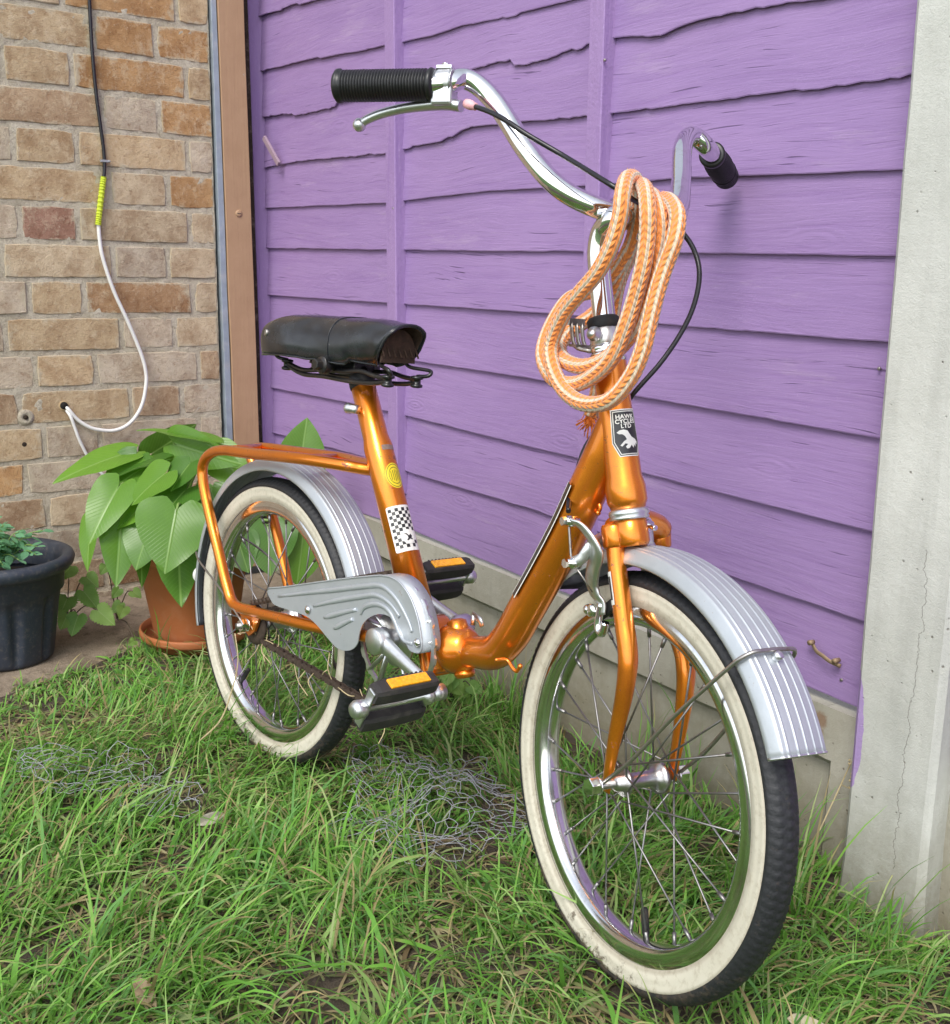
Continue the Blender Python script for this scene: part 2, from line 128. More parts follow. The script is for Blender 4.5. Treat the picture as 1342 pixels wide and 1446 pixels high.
MT = {}
def orange_paint():
    m, n, b = newmat('candy_orange_paint'); g = NG(n); P = g.geo()
    f, _ = g.noise(P, 900, 2, .5)
    f2, _ = g.noise(P, 45, 6, .75)
    f9, _ = g.noise(g.mapping(P, (60, 60, 260)), 1.0, 3, .6)
    chips = g.math('MAXIMUM', g.ramp(f2, [(.625, 0.0), (.65, .85)]), g.ramp(f9, [(.70, 0.), (.72, .6)]))
    base = g.mix(f, (.73, .185, .010, 1), (.94, .305, .018, 1))
    f4, _ = g.noise(P, 14, 4, .6)
    base = g.mix(g.math('MULTIPLY', g.ramp(f4, [(.5, 0.), (.75, 1.)]), .35), base, (.38, .085, .01, 1))
    c = g.mix(chips, base, (.20, .06, .025, 1))
    g.inp(b, 'Base Color', c)
    g.inp(b, 'Metallic', g.math('SUBTRACT', .85, g.math('MULTIPLY', chips, .7)))
    g.inp(b, 'Roughness', g.math('ADD', .31, g.math('MULTIPLY', chips, .4)))
    b.inputs['Coat Weight'].default_value = .8; b.inputs['Coat Roughness'].default_value = .09
    f3, _ = g.noise(P, 25, 3, .5)
    g.inp(b, 'Normal', g.bump(f3, .15, .002))
    return m
MT['orange'] = orange_paint()
def metal(name, col, rough, dirt=(.18, .13, .09), amt=.35, scale=60, b1=.0):
    return simple(name, col, rough, 1.0, 0, .06, 30, b1, 400, .5, dirt, scale, amt)
MT['chrome'] = metal('chrome', (.82, .82, .83), .07, (.30, .22, .15), .25, 90)
MT['rim'] = metal('chromed_rim_steel', (.74, .75, .76), .14, (.30, .22, .15), .35, 70)
MT['alu'] = metal('dull_aluminium', (.72, .73, .74), .36, (.32, .29, .25), .35, 50, .1)
MT['steel'] = metal('tarnished_steel', (.42, .40, .38), .42, (.20, .10, .05), .6, 120)
MT['steel2'] = metal('hub_steel', (.52, .51, .51), .3, (.25, .17, .12), .5, 90)
MT['spoke'] = metal('spoke_steel', (.30, .295, .29), .45, (.18, .12, .08), .5, 90)
MT['blackmetal'] = simple('black_enamel', (.012, .012, .013), .32, .0, .2, .3, 50, .1, 300, .5, (.10, .07, .05), 60, .35)
MT['rubber'] = simple('black_rubber', (.017, .017, .019), .62, 0, 0, .3, 60, .35, 700, .4, (.10, .08, .055), 22, .45)
MT['grip'] = simple('black_grip_rubber', (.012, .012, .013), .38, 0, 0, .2, 60, .1, 300, .5, (.06, .055, .05), 60, .25)
MT['plastic'] = simple('black_pot_plastic', (.034, .042, .060), .45, 0, 0, .25, 40, .12, 250, .45, (.16, .14, .12), 140, .5)
MT['amber'] = None
MT['leather'] = None
MT['pedalrubber'] = simple('pedal_rubber', (.035, .033, .032), .6, 0, 0, .3, 60, .25, 500, .4, (.11, .10, .08), 50, .5)
MT['cableblack'] = simple('black_cable_sheath', (.012, .011, .014), .28, 0, 0, .15)
MT['white'] = simple('white_vinyl', (.74, .74, .70), .4, 0, 0, .06, 40, 0, 100, .5, (.35, .30, .22), 60, .3)
MT['whitecable'] = simple('white_cable_sheath', (.74, .73, .70), .35, 0, 0, .05)
MT['blackink'] = simple('black_print', (.018, .018, .018), .35, 0, .3, .1)
MT['whiteink'] = simple('white_print', (.78, .77, .72), .38, 0, .3, .05, 60, 0, 100, .5, (.4, .33, .25), 120, .3)
MT['yellowink'] = simple('yellow_print', (.80, .62, .02), .35, 0, .3, .08)
MT['greyplate'] = simple('worn_silver_print', (.34, .25, .2), .4, .4, 0, .3, 400)
MT['yellowtape'] = simple('yellow_green_tape', (.52, .62, .03), .4, 0, 0, .1)
MT['pink'] = simple('faded_pink_plastic', (.80, .42, .44), .45)
MT['saddlefoam'] = simple('brown_saddle_padding', (.060, .032, .020), .9, 0, 0, .6, 160, .9, 400)
MT['rust'] = simple('rusty_chain_steel', (.075, .052, .038), .75, .3, 0, .5, 300, .6, 900)
MT['straw'] = simple('dry_straw', (.52, .42, .24), .7, 0, 0, .25, 200)
MT['wire'] = simple('galvanised_wire', (.38, .385, .41), .55, .35, 0, .2, 200)
MT['strip'] = simple('galvanised_strip', (.36, .42, .48), .5, .3, 0, .25, 30, .3, 200, .5, (.55, .52, .5), 25, .6)
MT['redsoil'] = simple('potting_soil', (.035, .022, .014), .95, 0, 0, .5, 200, 1, 300)

def amber():
    m, n, b = newmat('amber_reflector'); g = NG(n); P = g.obj()
    v = g.node('ShaderNodeTexVoronoi'); g.inp(v, 'Vector', P); v.inputs['Scale'].default_value = 260
    g.inp(b, 'Base Color', g.mix(v.outputs['Distance'], (1.0, .50, .02, 1), (.85, .32, .008, 1)))
    b.inputs['Roughness'].default_value = .22; b.inputs['Coat Weight'].default_value = .5
    g.inp(b, 'Normal', g.bump(v.outputs['Distance'], .5, .001))
    return m
MT['amber'] = amber()
def leather():
    m, n, b = newmat('black_leather_cover'); g = NG(n); P = g.obj()
    f, _ = g.noise(P, 700, 3, .6); f2, _ = g.noise(P, 26, 4, .6); f3, _ = g.noise(P, 150, 4, .7)
    c = g.mix(g.ramp(f2, [(.4, 0.), (.75, 1.)]), (.010, .011, .015, 1), (.030, .033, .040, 1))
    c = g.mix(g.ramp(f3, [(.70, 0.), (.75, .5)]), c, (.22, .2, .18, 1))
    g.inp(b, 'Base Color', c)
    g.inp(b, 'Roughness', g.math('ADD', .16, g.math('MULTIPLY', f2, .20)))
    x, y, z = g.sep(P)[:3]
    fold, _ = g.noise(g.mapping(P, (9, 9, 20), rot=(0, .3, 0)), 1.3, 1, .4, .3)
    n1 = g.bump(fold, .7, .016)
    b.inputs['Coat Weight'].default_value = .35; b.inputs['Coat Roughness'].default_value = .25
    g.inp(b, 'Normal', g.bump(f, .22, .0005, n1))
    return m
MT['leather'] = leather()

def whitewall():
    m, n, b = newmat('cream_whitewall_rubber'); g = NG(n)
    P = g.obj()
    x, y, z = g.sep(P)[:3]
    r = g.math('SQRT', g.math('ADD', g.math('MULTIPLY', x, x), g.math('MULTIPLY', z, z)))
    f, _ = g.noise(P, 120, 6, .75); f2, _ = g.noise(P, 14, 4, .6)
    c = g.mix(f2, (.52, .48, .38, 1), (.66, .63, .53, 1))
    c = g.mix(g.ramp(f, [(.50, 0.), (.72, .6)]), c, (.30, .25, .17, 1))
    eg = g.ramp(g.math('MULTIPLY', g.math('ABSOLUTE', g.math('SUBTRACT', r, .1845)), 100.0), [(.62, 0.), (.92, .55)])
    c = g.mix(g.math('MULTIPLY', eg, g.math('ADD', f, .3)), c, (.24, .19, .13, 1))
    # mud near the ground
    mud, _ = g.noise(P, 55, 6, .8)
    low = g.math('MULTIPLY', g.ramp(g.math('MULTIPLY', z, -5.0), [(.80, 0.), (.97, .22)]), 1)
    mk = g.ramp(g.math('ADD', mud, low), [(.64, 0.), (.74, .9)])
    c = g.mix(mk, c, (.09, .065, .04, 1))
    g.inp(b, 'Base Color', c); b.inputs['Roughness'].default_value = .6
    ln = g.math('SINE', g.math('MULTIPLY', r, 2 * pi / .0105))
    g.inp(b, 'Normal', g.bump(g.math('ADD', ln, f), .25, .0008))
    return m
MT['whitewall'] = whitewall()
def tyre():
    m, n, b = newmat('black_tyre_rubber'); g = NG(n); P = g.obj()
    x, y, z = g.sep(P)[:3]
    f, _ = g.noise(P, 90, 6, .8); f2, _ = g.noise(P, 400, 3, .6)
    low = g.ramp(g.math('MULTIPLY', z, -5.0), [(.35, 0.), (1.0, .2)])
    mk = g.ramp(g.math('ADD', f, low), [(.60, 0.), (.74, .75)])
    c = g.mix(mk, (.017, .018, .021, 1), (.085, .06, .04, 1))
    g.inp(b, 'Base Color', c); g.inp(b, 'Roughness', g.math('ADD', .55, g.math('MULTIPLY', mk, .35)))
    g.inp(b, 'Normal', g.bump(g.math('ADD', f2, g.math('MULTIPLY', mk, 2)), .5, .0009))
    return m
MT['tyre'] = tyre()
def mudguard():
    m, n, b = newmat('painted_silver_mudguard'); g = NG(n); P = g.geo()
    f, _ = g.noise(P, 25, 5, .65); f2, _ = g.noise(P, 160, 4, .7)
    c = g.mix(f, (.40, .435, .47, 1), (.54, .57, .60, 1))
    mk = g.ramp(f2, [(.66, 0.), (.72, .6)])
    c = g.mix(mk, c, (.25, .17, .13, 1))
    g.inp(b, 'Base Color', c); g.inp(b, 'Metallic', g.math('SUBTRACT', .55, g.math('MULTIPLY', mk, .5)))
    g.inp(b, 'Roughness', g.math('ADD', .34, g.math('MULTIPLY', f2, .2)))
    g.inp(b, 'Normal', g.bump(f, .2, .003))
    return m
MT['mudguard'] = mudguard()
def rope():
    m, n, b = newmat('orange_white_braided_rope'); g = NG(n)
    uv = g.uv(); u, v, _ = g.sep(uv)[:3]
    # braid chevrons: angle u in 0..1 , length v in rope circumferences
    t = g.math('FRACT', g.math('MULTIPLY', u, 5.0))                       # eight ribs -> four pairs
    tri = g.math('ABSOLUTE', g.math('SUBTRACT', t, .5))
    ph = g.math('ADD', g.math('MULTIPLY', v, 7.0), g.math('MULTIPLY', tri, 1.4))
    st = g.math('SINE', g.math('MULTIPLY', ph, 2 * pi))
    rib = g.math('POWER', g.math('ABSOLUTE', g.math('SINE', g.math('MULTIPLY', u, 10 * pi))), .5)
    h = g.math('MULTIPLY', rib, g.math('ADD', 1.5, g.math('MULTIPLY', st, .8)))
    q = g.math('FRACT', g.math('ADD', g.math('MULTIPLY', u, 5.0), .25))
    white = g.math('LESS_THAN', q, .33)
    f, _ = g.noise(g.geo(), 350, 4, .7)
    org = g.mix(f, (.74, .20, .03, 1), (.90, .36, .10, 1))
    wh = g.mix(f, (.58, .42, .26, 1), (.84, .74, .58, 1))
    c = g.mix(white, org, wh)
    dk = g.ramp(h, [(.0, .45), (.40, 1.0)])
    gap = g.mix(1.0, c, (.55, .35, .2, 1), 'MULTIPLY')  # shade in the crevices between strands, darkened into the colour
    c = g.mix(dk, gap, c)
    g.inp(b, 'Base Color', c); b.inputs['Roughness'].default_value = .85
    b.inputs['Sheen Weight'].default_value = .5; b.inputs['Sheen Roughness'].default_value = .5
    b.inputs['Specular IOR Level'].default_value = .2
    g.inp(b, 'Normal', g.bump(g.math('ADD', h, g.math('MULTIPLY', f, .5)), .8, .0012))
    return m
MT['rope'] = rope()
MT['fluff'] = simple('rope_fluff', (.80, .42, .20), .9, 0, 0, .3, 200)

def purple():
    m, n, b = newmat('purple_fence_paint'); g = NG(n); P = g.geo()
    x, y, z = g.sep(P)[:3]
    oi = g.node('ShaderNodeObjectInfo')
    off = g.math('MULTIPLY', oi.outputs['Random'], 37.0)
    xo = g.math('ADD', x, off)
    Q = g.comb(xo, off, z)
    warp, _ = g.noise(g.mapping(Q, (1.7, 1, 7)), 1.0, 3, .5)
    zz = g.math('ADD', z, g.math('MULTIPLY', warp, .07))
    f1, _ = g.noise(g.comb(g.math('MULTIPLY', xo, 5.0), off, g.math('MULTIPLY', zz, 110.0)), 1.0, 7, .7)
    f2, _ = g.noise(g.comb(g.math('MULTIPLY', xo, 26.0), off, g.math('MULTIPLY', zz, 420.0)), 1.0, 4, .65)
    cr, _ = g.noise(g.comb(g.math('MULTIPLY', xo, 9.0), off, g.math('MULTIPLY', zz, 330.0)), 1.0, 2, .5)
    reg, _ = g.noise(g.mapping(Q, (4, 1, 14)), 1.0, 3, .5)
    sm, _ = g.noise(g.mapping(P, (1.0, 1, 3.2)), 2.6, 5, .65); fl, _ = g.noise(P, 260, 3, .6); rough_, _ = g.noise(g.mapping(Q, (55, 55, 95)), 1.0, 6, .75)
    vo = g.node('ShaderNodeTexVoronoi'); g.inp(vo, 'Vector', g.mapping(Q, (3.0, 1, 10))); vo.inputs['Scale'].default_value = 1.0
    kd = vo.outputs['Distance']
    ring = g.math('MULTIPLY', g.math('SINE', g.math('ADD', g.math('MULTIPLY', kd, 110.0), g.math('MULTIPLY', f1, 9.0))), g.ramp(kd, [(.03, 1.), (.22, 0.)]))
    crack = g.math('MULTIPLY', g.ramp(cr, [(.29, 1.), (.345, 0.)]), g.ramp(reg, [(.45, 0.), (.60, 1.)]))
    c = g.mix(sm, (.240, .152, .350, 1), (.375, .250, .480, 1))
    c = g.mix(g.ramp(f1, [(.28, .45), (.5, 0.)]), c, (.21, .115, .31, 1))
    c = g.mix(g.ramp(fl, [(.62, 0.), (.78, .25)]), c, (.46, .36, .55, 1))
    f5, _ = g.noise(g.mapping(Q, (5, 1, 26)), 1.0, 6, .75)
    c = g.mix(g.ramp(f5, [(.58, 0.), (.72, .5)]), c, (.40, .30, .46, 1))
    c = g.mix(g.math('MULTIPLY', crack, .75), c, (.10, .06, .15, 1))
    g.inp(b, 'Base Color', c); b.inputs['Roughness'].default_value = .62; b.inputs['Specular IOR Level'].default_value = .35
    h = g.math('ADD', f1, g.math('ADD', g.math('MULTIPLY', f2, .5), g.math('MULTIPLY', ring, .22)))
    h = g.math('ADD', h, g.math('MULTIPLY', g.math('MULTIPLY', rough_, g.ramp(reg, [(.35, 1.), (.55, .25)])), .9))
    h = g.math('SUBTRACT', h, g.math('MULTIPLY', crack, 1.2))
    g.inp(b, 'Normal', g.bump(h, .38, .0028))
    return m
MT['purple'] = purple()
def purple_batten():
    m, n, b = newmat('purple_batten_paint'); g = NG(n); P = g.geo()
    Q = g.mapping(P, (60, 60, 4)); f1, _ = g.noise(Q, 1.0, 6, .7, .3); fl, _ = g.noise(P, 120, 5, .7)
    sm, _ = g.noise(P, 5, 3, .5)
    c = g.mix(sm, (.28, .175, .385, 1), (.37, .245, .48, 1))
    c = g.mix(g.ramp(fl, [(.62, 0.), (.74, .45)]), c, (.55, .42, .66, 1))
    c = g.mix(g.ramp(f1, [(.3, .4), (.48, 0.)]), c, (.22, .12, .36, 1))
    g.inp(b, 'Base Color', c); b.inputs['Roughness'].default_value = .62
    g.inp(b, 'Normal', g.bump(g.math('ADD', f1, g.math('MULTIPLY', fl, .6)), .7, .003))
    return m
MT['purpleb'] = purple_batten()

def brickmat():
    m, n, b = newmat('weathered_brick'); g = NG(n); P = g.geo()
    oi = g.node('ShaderNodeObjectInfo'); tc = g.node('ShaderNodeTexCoord')
    off = g.math('MULTIPLY', oi.outputs['Random'], 19.0)
    Q = g.node('ShaderNodeVectorMath', operation='ADD'); g.inp(Q, 0, P); g.inp(Q, 1, g.comb(off, off, off)); Q = Q.outputs[0]
    f1, _ = g.noise(Q, 16, 5, .7); f2, _ = g.noise(Q, 85, 7, .8); f3, _ = g.noise(Q, 330, 4, .8); f4, _ = g.noise(Q, 34, 6, .75)
    c = oi.outputs['Color']
    dark = g.mix(1.0, c, (.55, .45, .39, 1), 'MULTIPLY')
    lite = g.mix(.55, c, (.66, .54, .38, 1))
    c1 = g.mix(g.ramp(f1, [(.36, .75), (.60, 0.)]), c, dark)
    c1 = g.mix(g.ramp(f4, [(.50, 0.), (.66, .85)]), c1, lite)
    c1 = g.mix(g.ramp(f2, [(.34, .85), (.45, 0.)]), c1, dark)
    c1 = g.mix(g.ramp(f2, [(.56, 0.), (.68, .6)]), c1, (.62, .52, .38, 1))
    c1 = g.mix(g.ramp(f3, [(.60, 0.), (.68, .7)]), c1, (.13, .085, .055, 1))
    gx, gy, gz_ = g.sep(tc.outputs['Generated'])[:3]
    ey = g.math('MULTIPLY', g.math('ABSOLUTE', g.math('SUBTRACT', gy, .5)), 2.0); ez = g.math('MULTIPLY', g.math('ABSOLUTE', g.math('SUBTRACT', gz_, .5)), 2.0)
    edge = g.math('MAXIMUM', g.math('POWER', ey, 3.0), g.math('POWER', ez, 2.0))
    sm = g.ramp(g.math('ADD', g.math('MULTIPLY', edge, .34), g.math('MULTIPLY', f4, .62)), [(.55, 0.), (.66, .8)])
    c1 = g.mix(sm, c1, (.52, .45, .33, 1))
    g.inp(b, 'Base Color', c1); b.inputs['Roughness'].default_value = .94; b.inputs['Specular IOR Level'].default_value = .15
    g.inp(b, 'Normal', g.bump(g.math('ADD', g.math('MULTIPLY', f2, 1.6), g.math('ADD', g.math('MULTIPLY', f4, 1.5), g.math('MULTIPLY', f3, .7))), .7, .0035))
    return m
MT['brick'] = brickmat()
def mortar():
    m, n, b = newmat('sandy_mortar'); g = NG(n); P = g.geo()
    f1, _ = g.noise(P, 18, 5, .7); f2, _ = g.noise(P, 150, 5, .8)
    c = g.mix(g.ramp(f1, [(.3, 0.), (.7, 1.)]), (.43, .37, .27, 1), (.62, .56, .45, 1))
    c = g.mix(g.ramp(f2, [(.3, .7), (.5, 0.)]), c, (.22, .17, .12, 1))
    g.inp(b, 'Base Color', c); b.inputs['Roughness'].default_value = .95
    g.inp(b, 'Normal', g.bump(g.math('ADD', f1, f2), .9, .005))
    return m
MT['mortar'] = mortar()
def concrete(name, a, bcol, crack=None, drip=False, rustn=False):
    m, n, b = newmat(name); g = NG(n); P = g.geo()
    x, y, z = g.sep(P)[:3]
    f1, _ = g.noise(P, 5, 6, .7); f2, _ = g.noise(P, 60, 6, .75); f3, _ = g.noise(P, 500, 3, .7)
    st, _ = g.noise(g.mapping(P, (22, 22, 2)), 1.0, 5, .65)
    c = g.mix(g.ramp(f1, [(.3, 0.), (.7, 1.)]), (*a, 1), (*bcol, 1))
    c = g.mix(g.ramp(st, [(.45, 0.), (.8, .6)]), c, tuple(v * .68 for v in a) + (1,))
    c = g.mix(g.ramp(f2, [(.60, 0.), (.76, .4)]), c, (.60, .58, .50, 1))
    vo = g.node('ShaderNodeTexVoronoi'); g.inp(vo, 'Vector', P); vo.inputs['Scale'].default_value = 95
    f6, _ = g.noise(P, 22, 3, .5)
    pit = g.math('MULTIPLY', g.ramp(vo.outputs['Distance'], [(.10, 1.), (.16, 0.)]), g.ramp(f6, [(.55, 0.), (.6, 1.)]))
    c = g.mix(g.math('MULTIPLY', pit, .7), c, (.13, .11, .09, 1))
    low = g.ramp(g.math('ADD', z, g.math('MULTIPLY', g.math('SUBTRACT', f1, .5), .25)), [(.0, .85), (.16, 0.)])
    c = g.mix(g.math('MULTIPLY', low, g.math('ADD', .25, f2)), c, (.19, .165, .10, 1))
    h = g.math('ADD', f2, g.math('SUBTRACT', g.math('MULTIPLY', f3, .4), g.math('MULTIPLY', pit, 1.5)))
    if crack:
        x0, zt, zb = crack
        cn, _ = g.noise(g.comb(0.0, 7.3, g.math('MULTIPLY', z, 1.0)), 26, 5, .7)
        dx = g.math('ABSOLUTE', g.math('SUBTRACT', g.math('SUBTRACT', x, x0), g.math('MULTIPLY', g.math('SUBTRACT', cn, .5), .03)))
        mk = g.math('MULTIPLY', g.math('LESS_THAN', dx, .00042), g.math('MULTIPLY', g.math('LESS_THAN', z, zt), g.math('GREATER_THAN', z, zb)))
        c = g.mix(g.math('MULTIPLY', mk, .65), c, (.10, .085, .07, 1)); h = g.math('SUBTRACT', h, g.math('MULTIPLY', mk, 3))
    if drip:
        # smear of fence paint on the post's inner edge
        xe = g.math('ADD', -.6985, g.math('MULTIPLY', z, -.0232))
        ex = g.math('DIVIDE', g.math('SUBTRACT', x, xe), .0155)
        ez = g.math('DIVIDE', g.math('SUBTRACT', z, .185), .075)
        f7, _ = g.noise(P, 45, 3, .6)
        d = g.math('ADD', g.math('MULTIPLY', ex, ex), g.math('MULTIPLY', ez, ez))
        d = g.math('ADD', d, g.math('MULTIPLY', g.math('SUBTRACT', f7, .5), .9))
        mk = g.math('LESS_THAN', d, 1.0)
        c = g.mix(g.math('MULTIPLY', mk, .85), c, (.36, .23, .52, 1))
    if rustn:
        ex = g.math('DIVIDE', g.math('SUBTRACT', x, -.775), .022); ez = g.math('DIVIDE', g.math('SUBTRACT', z, .160), .030)
        d = g.math('ADD', g.math('MULTIPLY', ex, ex), g.math('MULTIPLY', ez, ez))
        c = g.mix(g.math('MULTIPLY', g.ramp(g.math('ADD', d, g.math('MULTIPLY', f2, 1.2)), [(.7, .75), (1.0, 0.)]), .9), c, (.22, .11, .055, 1))
    g.inp(b, 'Base Color', c); b.inputs['Roughness'].default_value = .88; b.inputs['Specular IOR Level'].default_value = .25
    g.inp(b, 'Normal', g.bump(h, .5, .003))
    return m
MT['gravel'] = concrete('gravel_board_concrete', (.33, .31, .25), (.46, .44, .38), rustn=True)
MT['post'] = concrete('fence_post_concrete', (.47, .475, .44), (.62, .625, .59), crack=(-.632, .42, .045), drip=True)
def brownpaint():
    m, n, b = newmat('tan_painted_timber'); g = NG(n); P = g.geo()
    f1, _ = g.noise(g.mapping(P, (60, 60, 3)), 1., 5, .6); f2, _ = g.noise(P, 22, 5, .7); f3, _ = g.noise(P, 9, 6, .8)
    c = g.mix(f2, (.36, .215, .12, 1), (.47, .30, .18, 1))
    c = g.mix(g.ramp(f3, [(.66, 0.), (.69, .8)]), c, (.40, .40, .38, 1))
    c = g.mix(g.ramp(f1, [(.28, .6), (.36, 0.)]), c, (.16, .07, .03, 1))
    g.inp(b, 'Base Color', c); b.inputs['Roughness'].default_value = .55
    g.inp(b, 'Normal', g.bump(g.math('ADD', f1, f2), .35, .003))
    return m
MT['brown'] = brownpaint()
MT['gapshade_plug'] = simple('gap_shade_and_plug', (.045, .032, .022), .9, 0, 0, .5, 60, .8, 150, .3, (.25, .2, .18), 60, .4)  # shade of the corner gap put into colour; also used for wall plugs
MT['terracotta'] = simple('terracotta', (.44, .145, .05), .6, 0, 0, .18, 9, .15, 300, .4, (.50, .26, .15), 20, .35)

def leafmat(name, a, bc, vein, rough=.42, k=1.1, nv=13., tr=.35):
    m, n, b = newmat(name); g = NG(n)
    u, v, _ = g.sep(g.uv())[:3]
    av = g.math('ABSOLUTE', v)
    s = g.math('FRACT', g.math('MULTIPLY', g.math('SUBTRACT', u, g.math('MULTIPLY', av, k)), nv))
    side = g.ramp(g.math('ABSOLUTE', g.math('SUBTRACT', s, .5)), [(.40, 0.), (.5, 1.)])
    mid = g.ramp(av, [(.0, 1.), (.022, 0.)])
    vn = g.math('MAXIMUM', g.math('MULTIPLY', side, .22), mid)
    f, _ = g.noise(g.geo(), 22, 4, .6); oi = g.node('ShaderNodeObjectInfo')
    f = g.math('ADD', g.math('MULTIPLY', f, .5), g.math('MULTIPLY', g.math('SUBTRACT', oi.outputs['Random'], .15), .85), clamp=True)
    c = g.mix(f, (*a, 1), (*bc, 1)); c = g.mix(vn, c, (*vein, 1))
    g.inp(b, 'Base Color', c); b.inputs['Roughness'].default_value = rough
    g.inp(b, 'Normal', g.bump(g.math('ADD', vn, g.math('MULTIPLY', f, .3)), .35, .0025))
    t = g.node('ShaderNodeBsdfTranslucent'); g.inp(t, 'Color', g.mix(.5, c, (.25, .55, .03, 1)))
    mx = g.node('ShaderNodeMixShader'); mx.inputs[0].default_value = tr
    out = [x for x in n.nodes if x.type == 'OUTPUT_MATERIAL'][0]
    n.links.new(b.outputs[0], mx.inputs[1]); n.links.new(t.outputs[0], mx.inputs[2]); n.links.new(mx.outputs[0], out.inputs['Surface'])
    return m
MT['lily'] = leafmat('lily_leaf', (.055, .155, .025), (.18, .37, .04), (.26, .44, .11), .28)
MT['fern'] = leafmat('blue_green_leaflet', (.09, .26, .12), (.20, .44, .24), (.2, .4, .22), .6, 1.2, 5.)
MT['nettle'] = leafmat('nettle_leaf', (.12, .26, .05), (.24, .38, .09), (.33, .44, .17), .6, 1.2, 6.)
MT['stem'] = simple('green_stem', (.20, .32, .08), .45, 0, 0, .2)
MT['stemd'] = simple('dark_stem', (.09, .07, .045), .7, 0, 0, .3)

def grassmat():
    m, n, b = newmat('grass_blades'); g = NG(n)
    at = g.node('ShaderNodeAttribute', attribute_name='Col')
    c = at.outputs['Color']
    g.inp(b, 'Base Color', c); b.inputs['Roughness'].default_value = .55; b.inputs['Specular IOR Level'].default_value = .35
    t = g.node('ShaderNodeBsdfTranslucent'); g.inp(t, 'Color', c)
    mx = g.node('ShaderNodeMixShader'); mx.inputs[0].default_value = .38
    out = [x for x in n.nodes if x.type == 'OUTPUT_MATERIAL'][0]
    n.links.new(b.outputs[0], mx.inputs[1]); n.links.new(t.outputs[0], mx.inputs[2]); n.links.new(mx.outputs[0], out.inputs['Surface'])
    return m
MT['grass'] = grassmat()
def soil():
    m, n, b = newmat('bare_soil_and_turf'); g = NG(n); P = g.geo()
    x, y, z = g.sep(P)[:3]
    f1, _ = g.noise(P, 9, 6, .75); f2, _ = g.noise(P, 120, 5, .8)
    c = g.mix(f1, (.05, .037, .027, 1), (.15, .115, .085, 1))
    c = g.mix(g.ramp(f2, [(.5, 0.), (.7, .5)]), c, (.20, .15, .10, 1))
    # far lawn, seen only in reflections
    far = g.node('ShaderNodeVectorMath', operation='LENGTH'); g.inp(far, 0, g.mapping(P, (1, 1, 0), loc=(1.1, .6, 0)))
    c = g.mix(g.ramp(g.math('MULTIPLY', far.outputs['Value'], .2), [(.30, 0.), (.42, 1.)]), c, g.mix(f1, (.055, .12, .022, 1), (.10, .19, .04, 1)))
    g.inp(b, 'Base Color', c); b.inputs['Roughness'].default_value = .95
    g.inp(b, 'Normal', g.bump(g.math('ADD', f1, f2), 1., .01))
    return m
MT['soil'] = soil()
def dirtslab():
    m, n, b = newmat('dirty_concrete_path'); g = NG(n); P = g.geo()
    f1, _ = g.noise(P, 11, 6, .75); f2, _ = g.noise(P, 200, 4, .8); f3, _ = g.noise(P, 45, 5, .7)
    c = g.mix(g.ramp(f1, [(.3, 0.), (.7, 1.)]), (.17, .13, .085, 1), (.40, .32, .24, 1))
    c = g.mix(g.ramp(f2, [(.55, 0.), (.7, .5)]), c, (.45, .38, .3, 1))
    c = g.mix(g.ramp(f3, [(.55, 0.), (.68, .7)]), c, (.10, .075, .045, 1))
    g.inp(b, 'Base Color', c); b.inputs['Roughness'].default_value = .95
    g.inp(b, 'Normal', g.bump(g.math('ADD', f1, f2), .8, .005))
    return m
MT['slab'] = dirtslab()

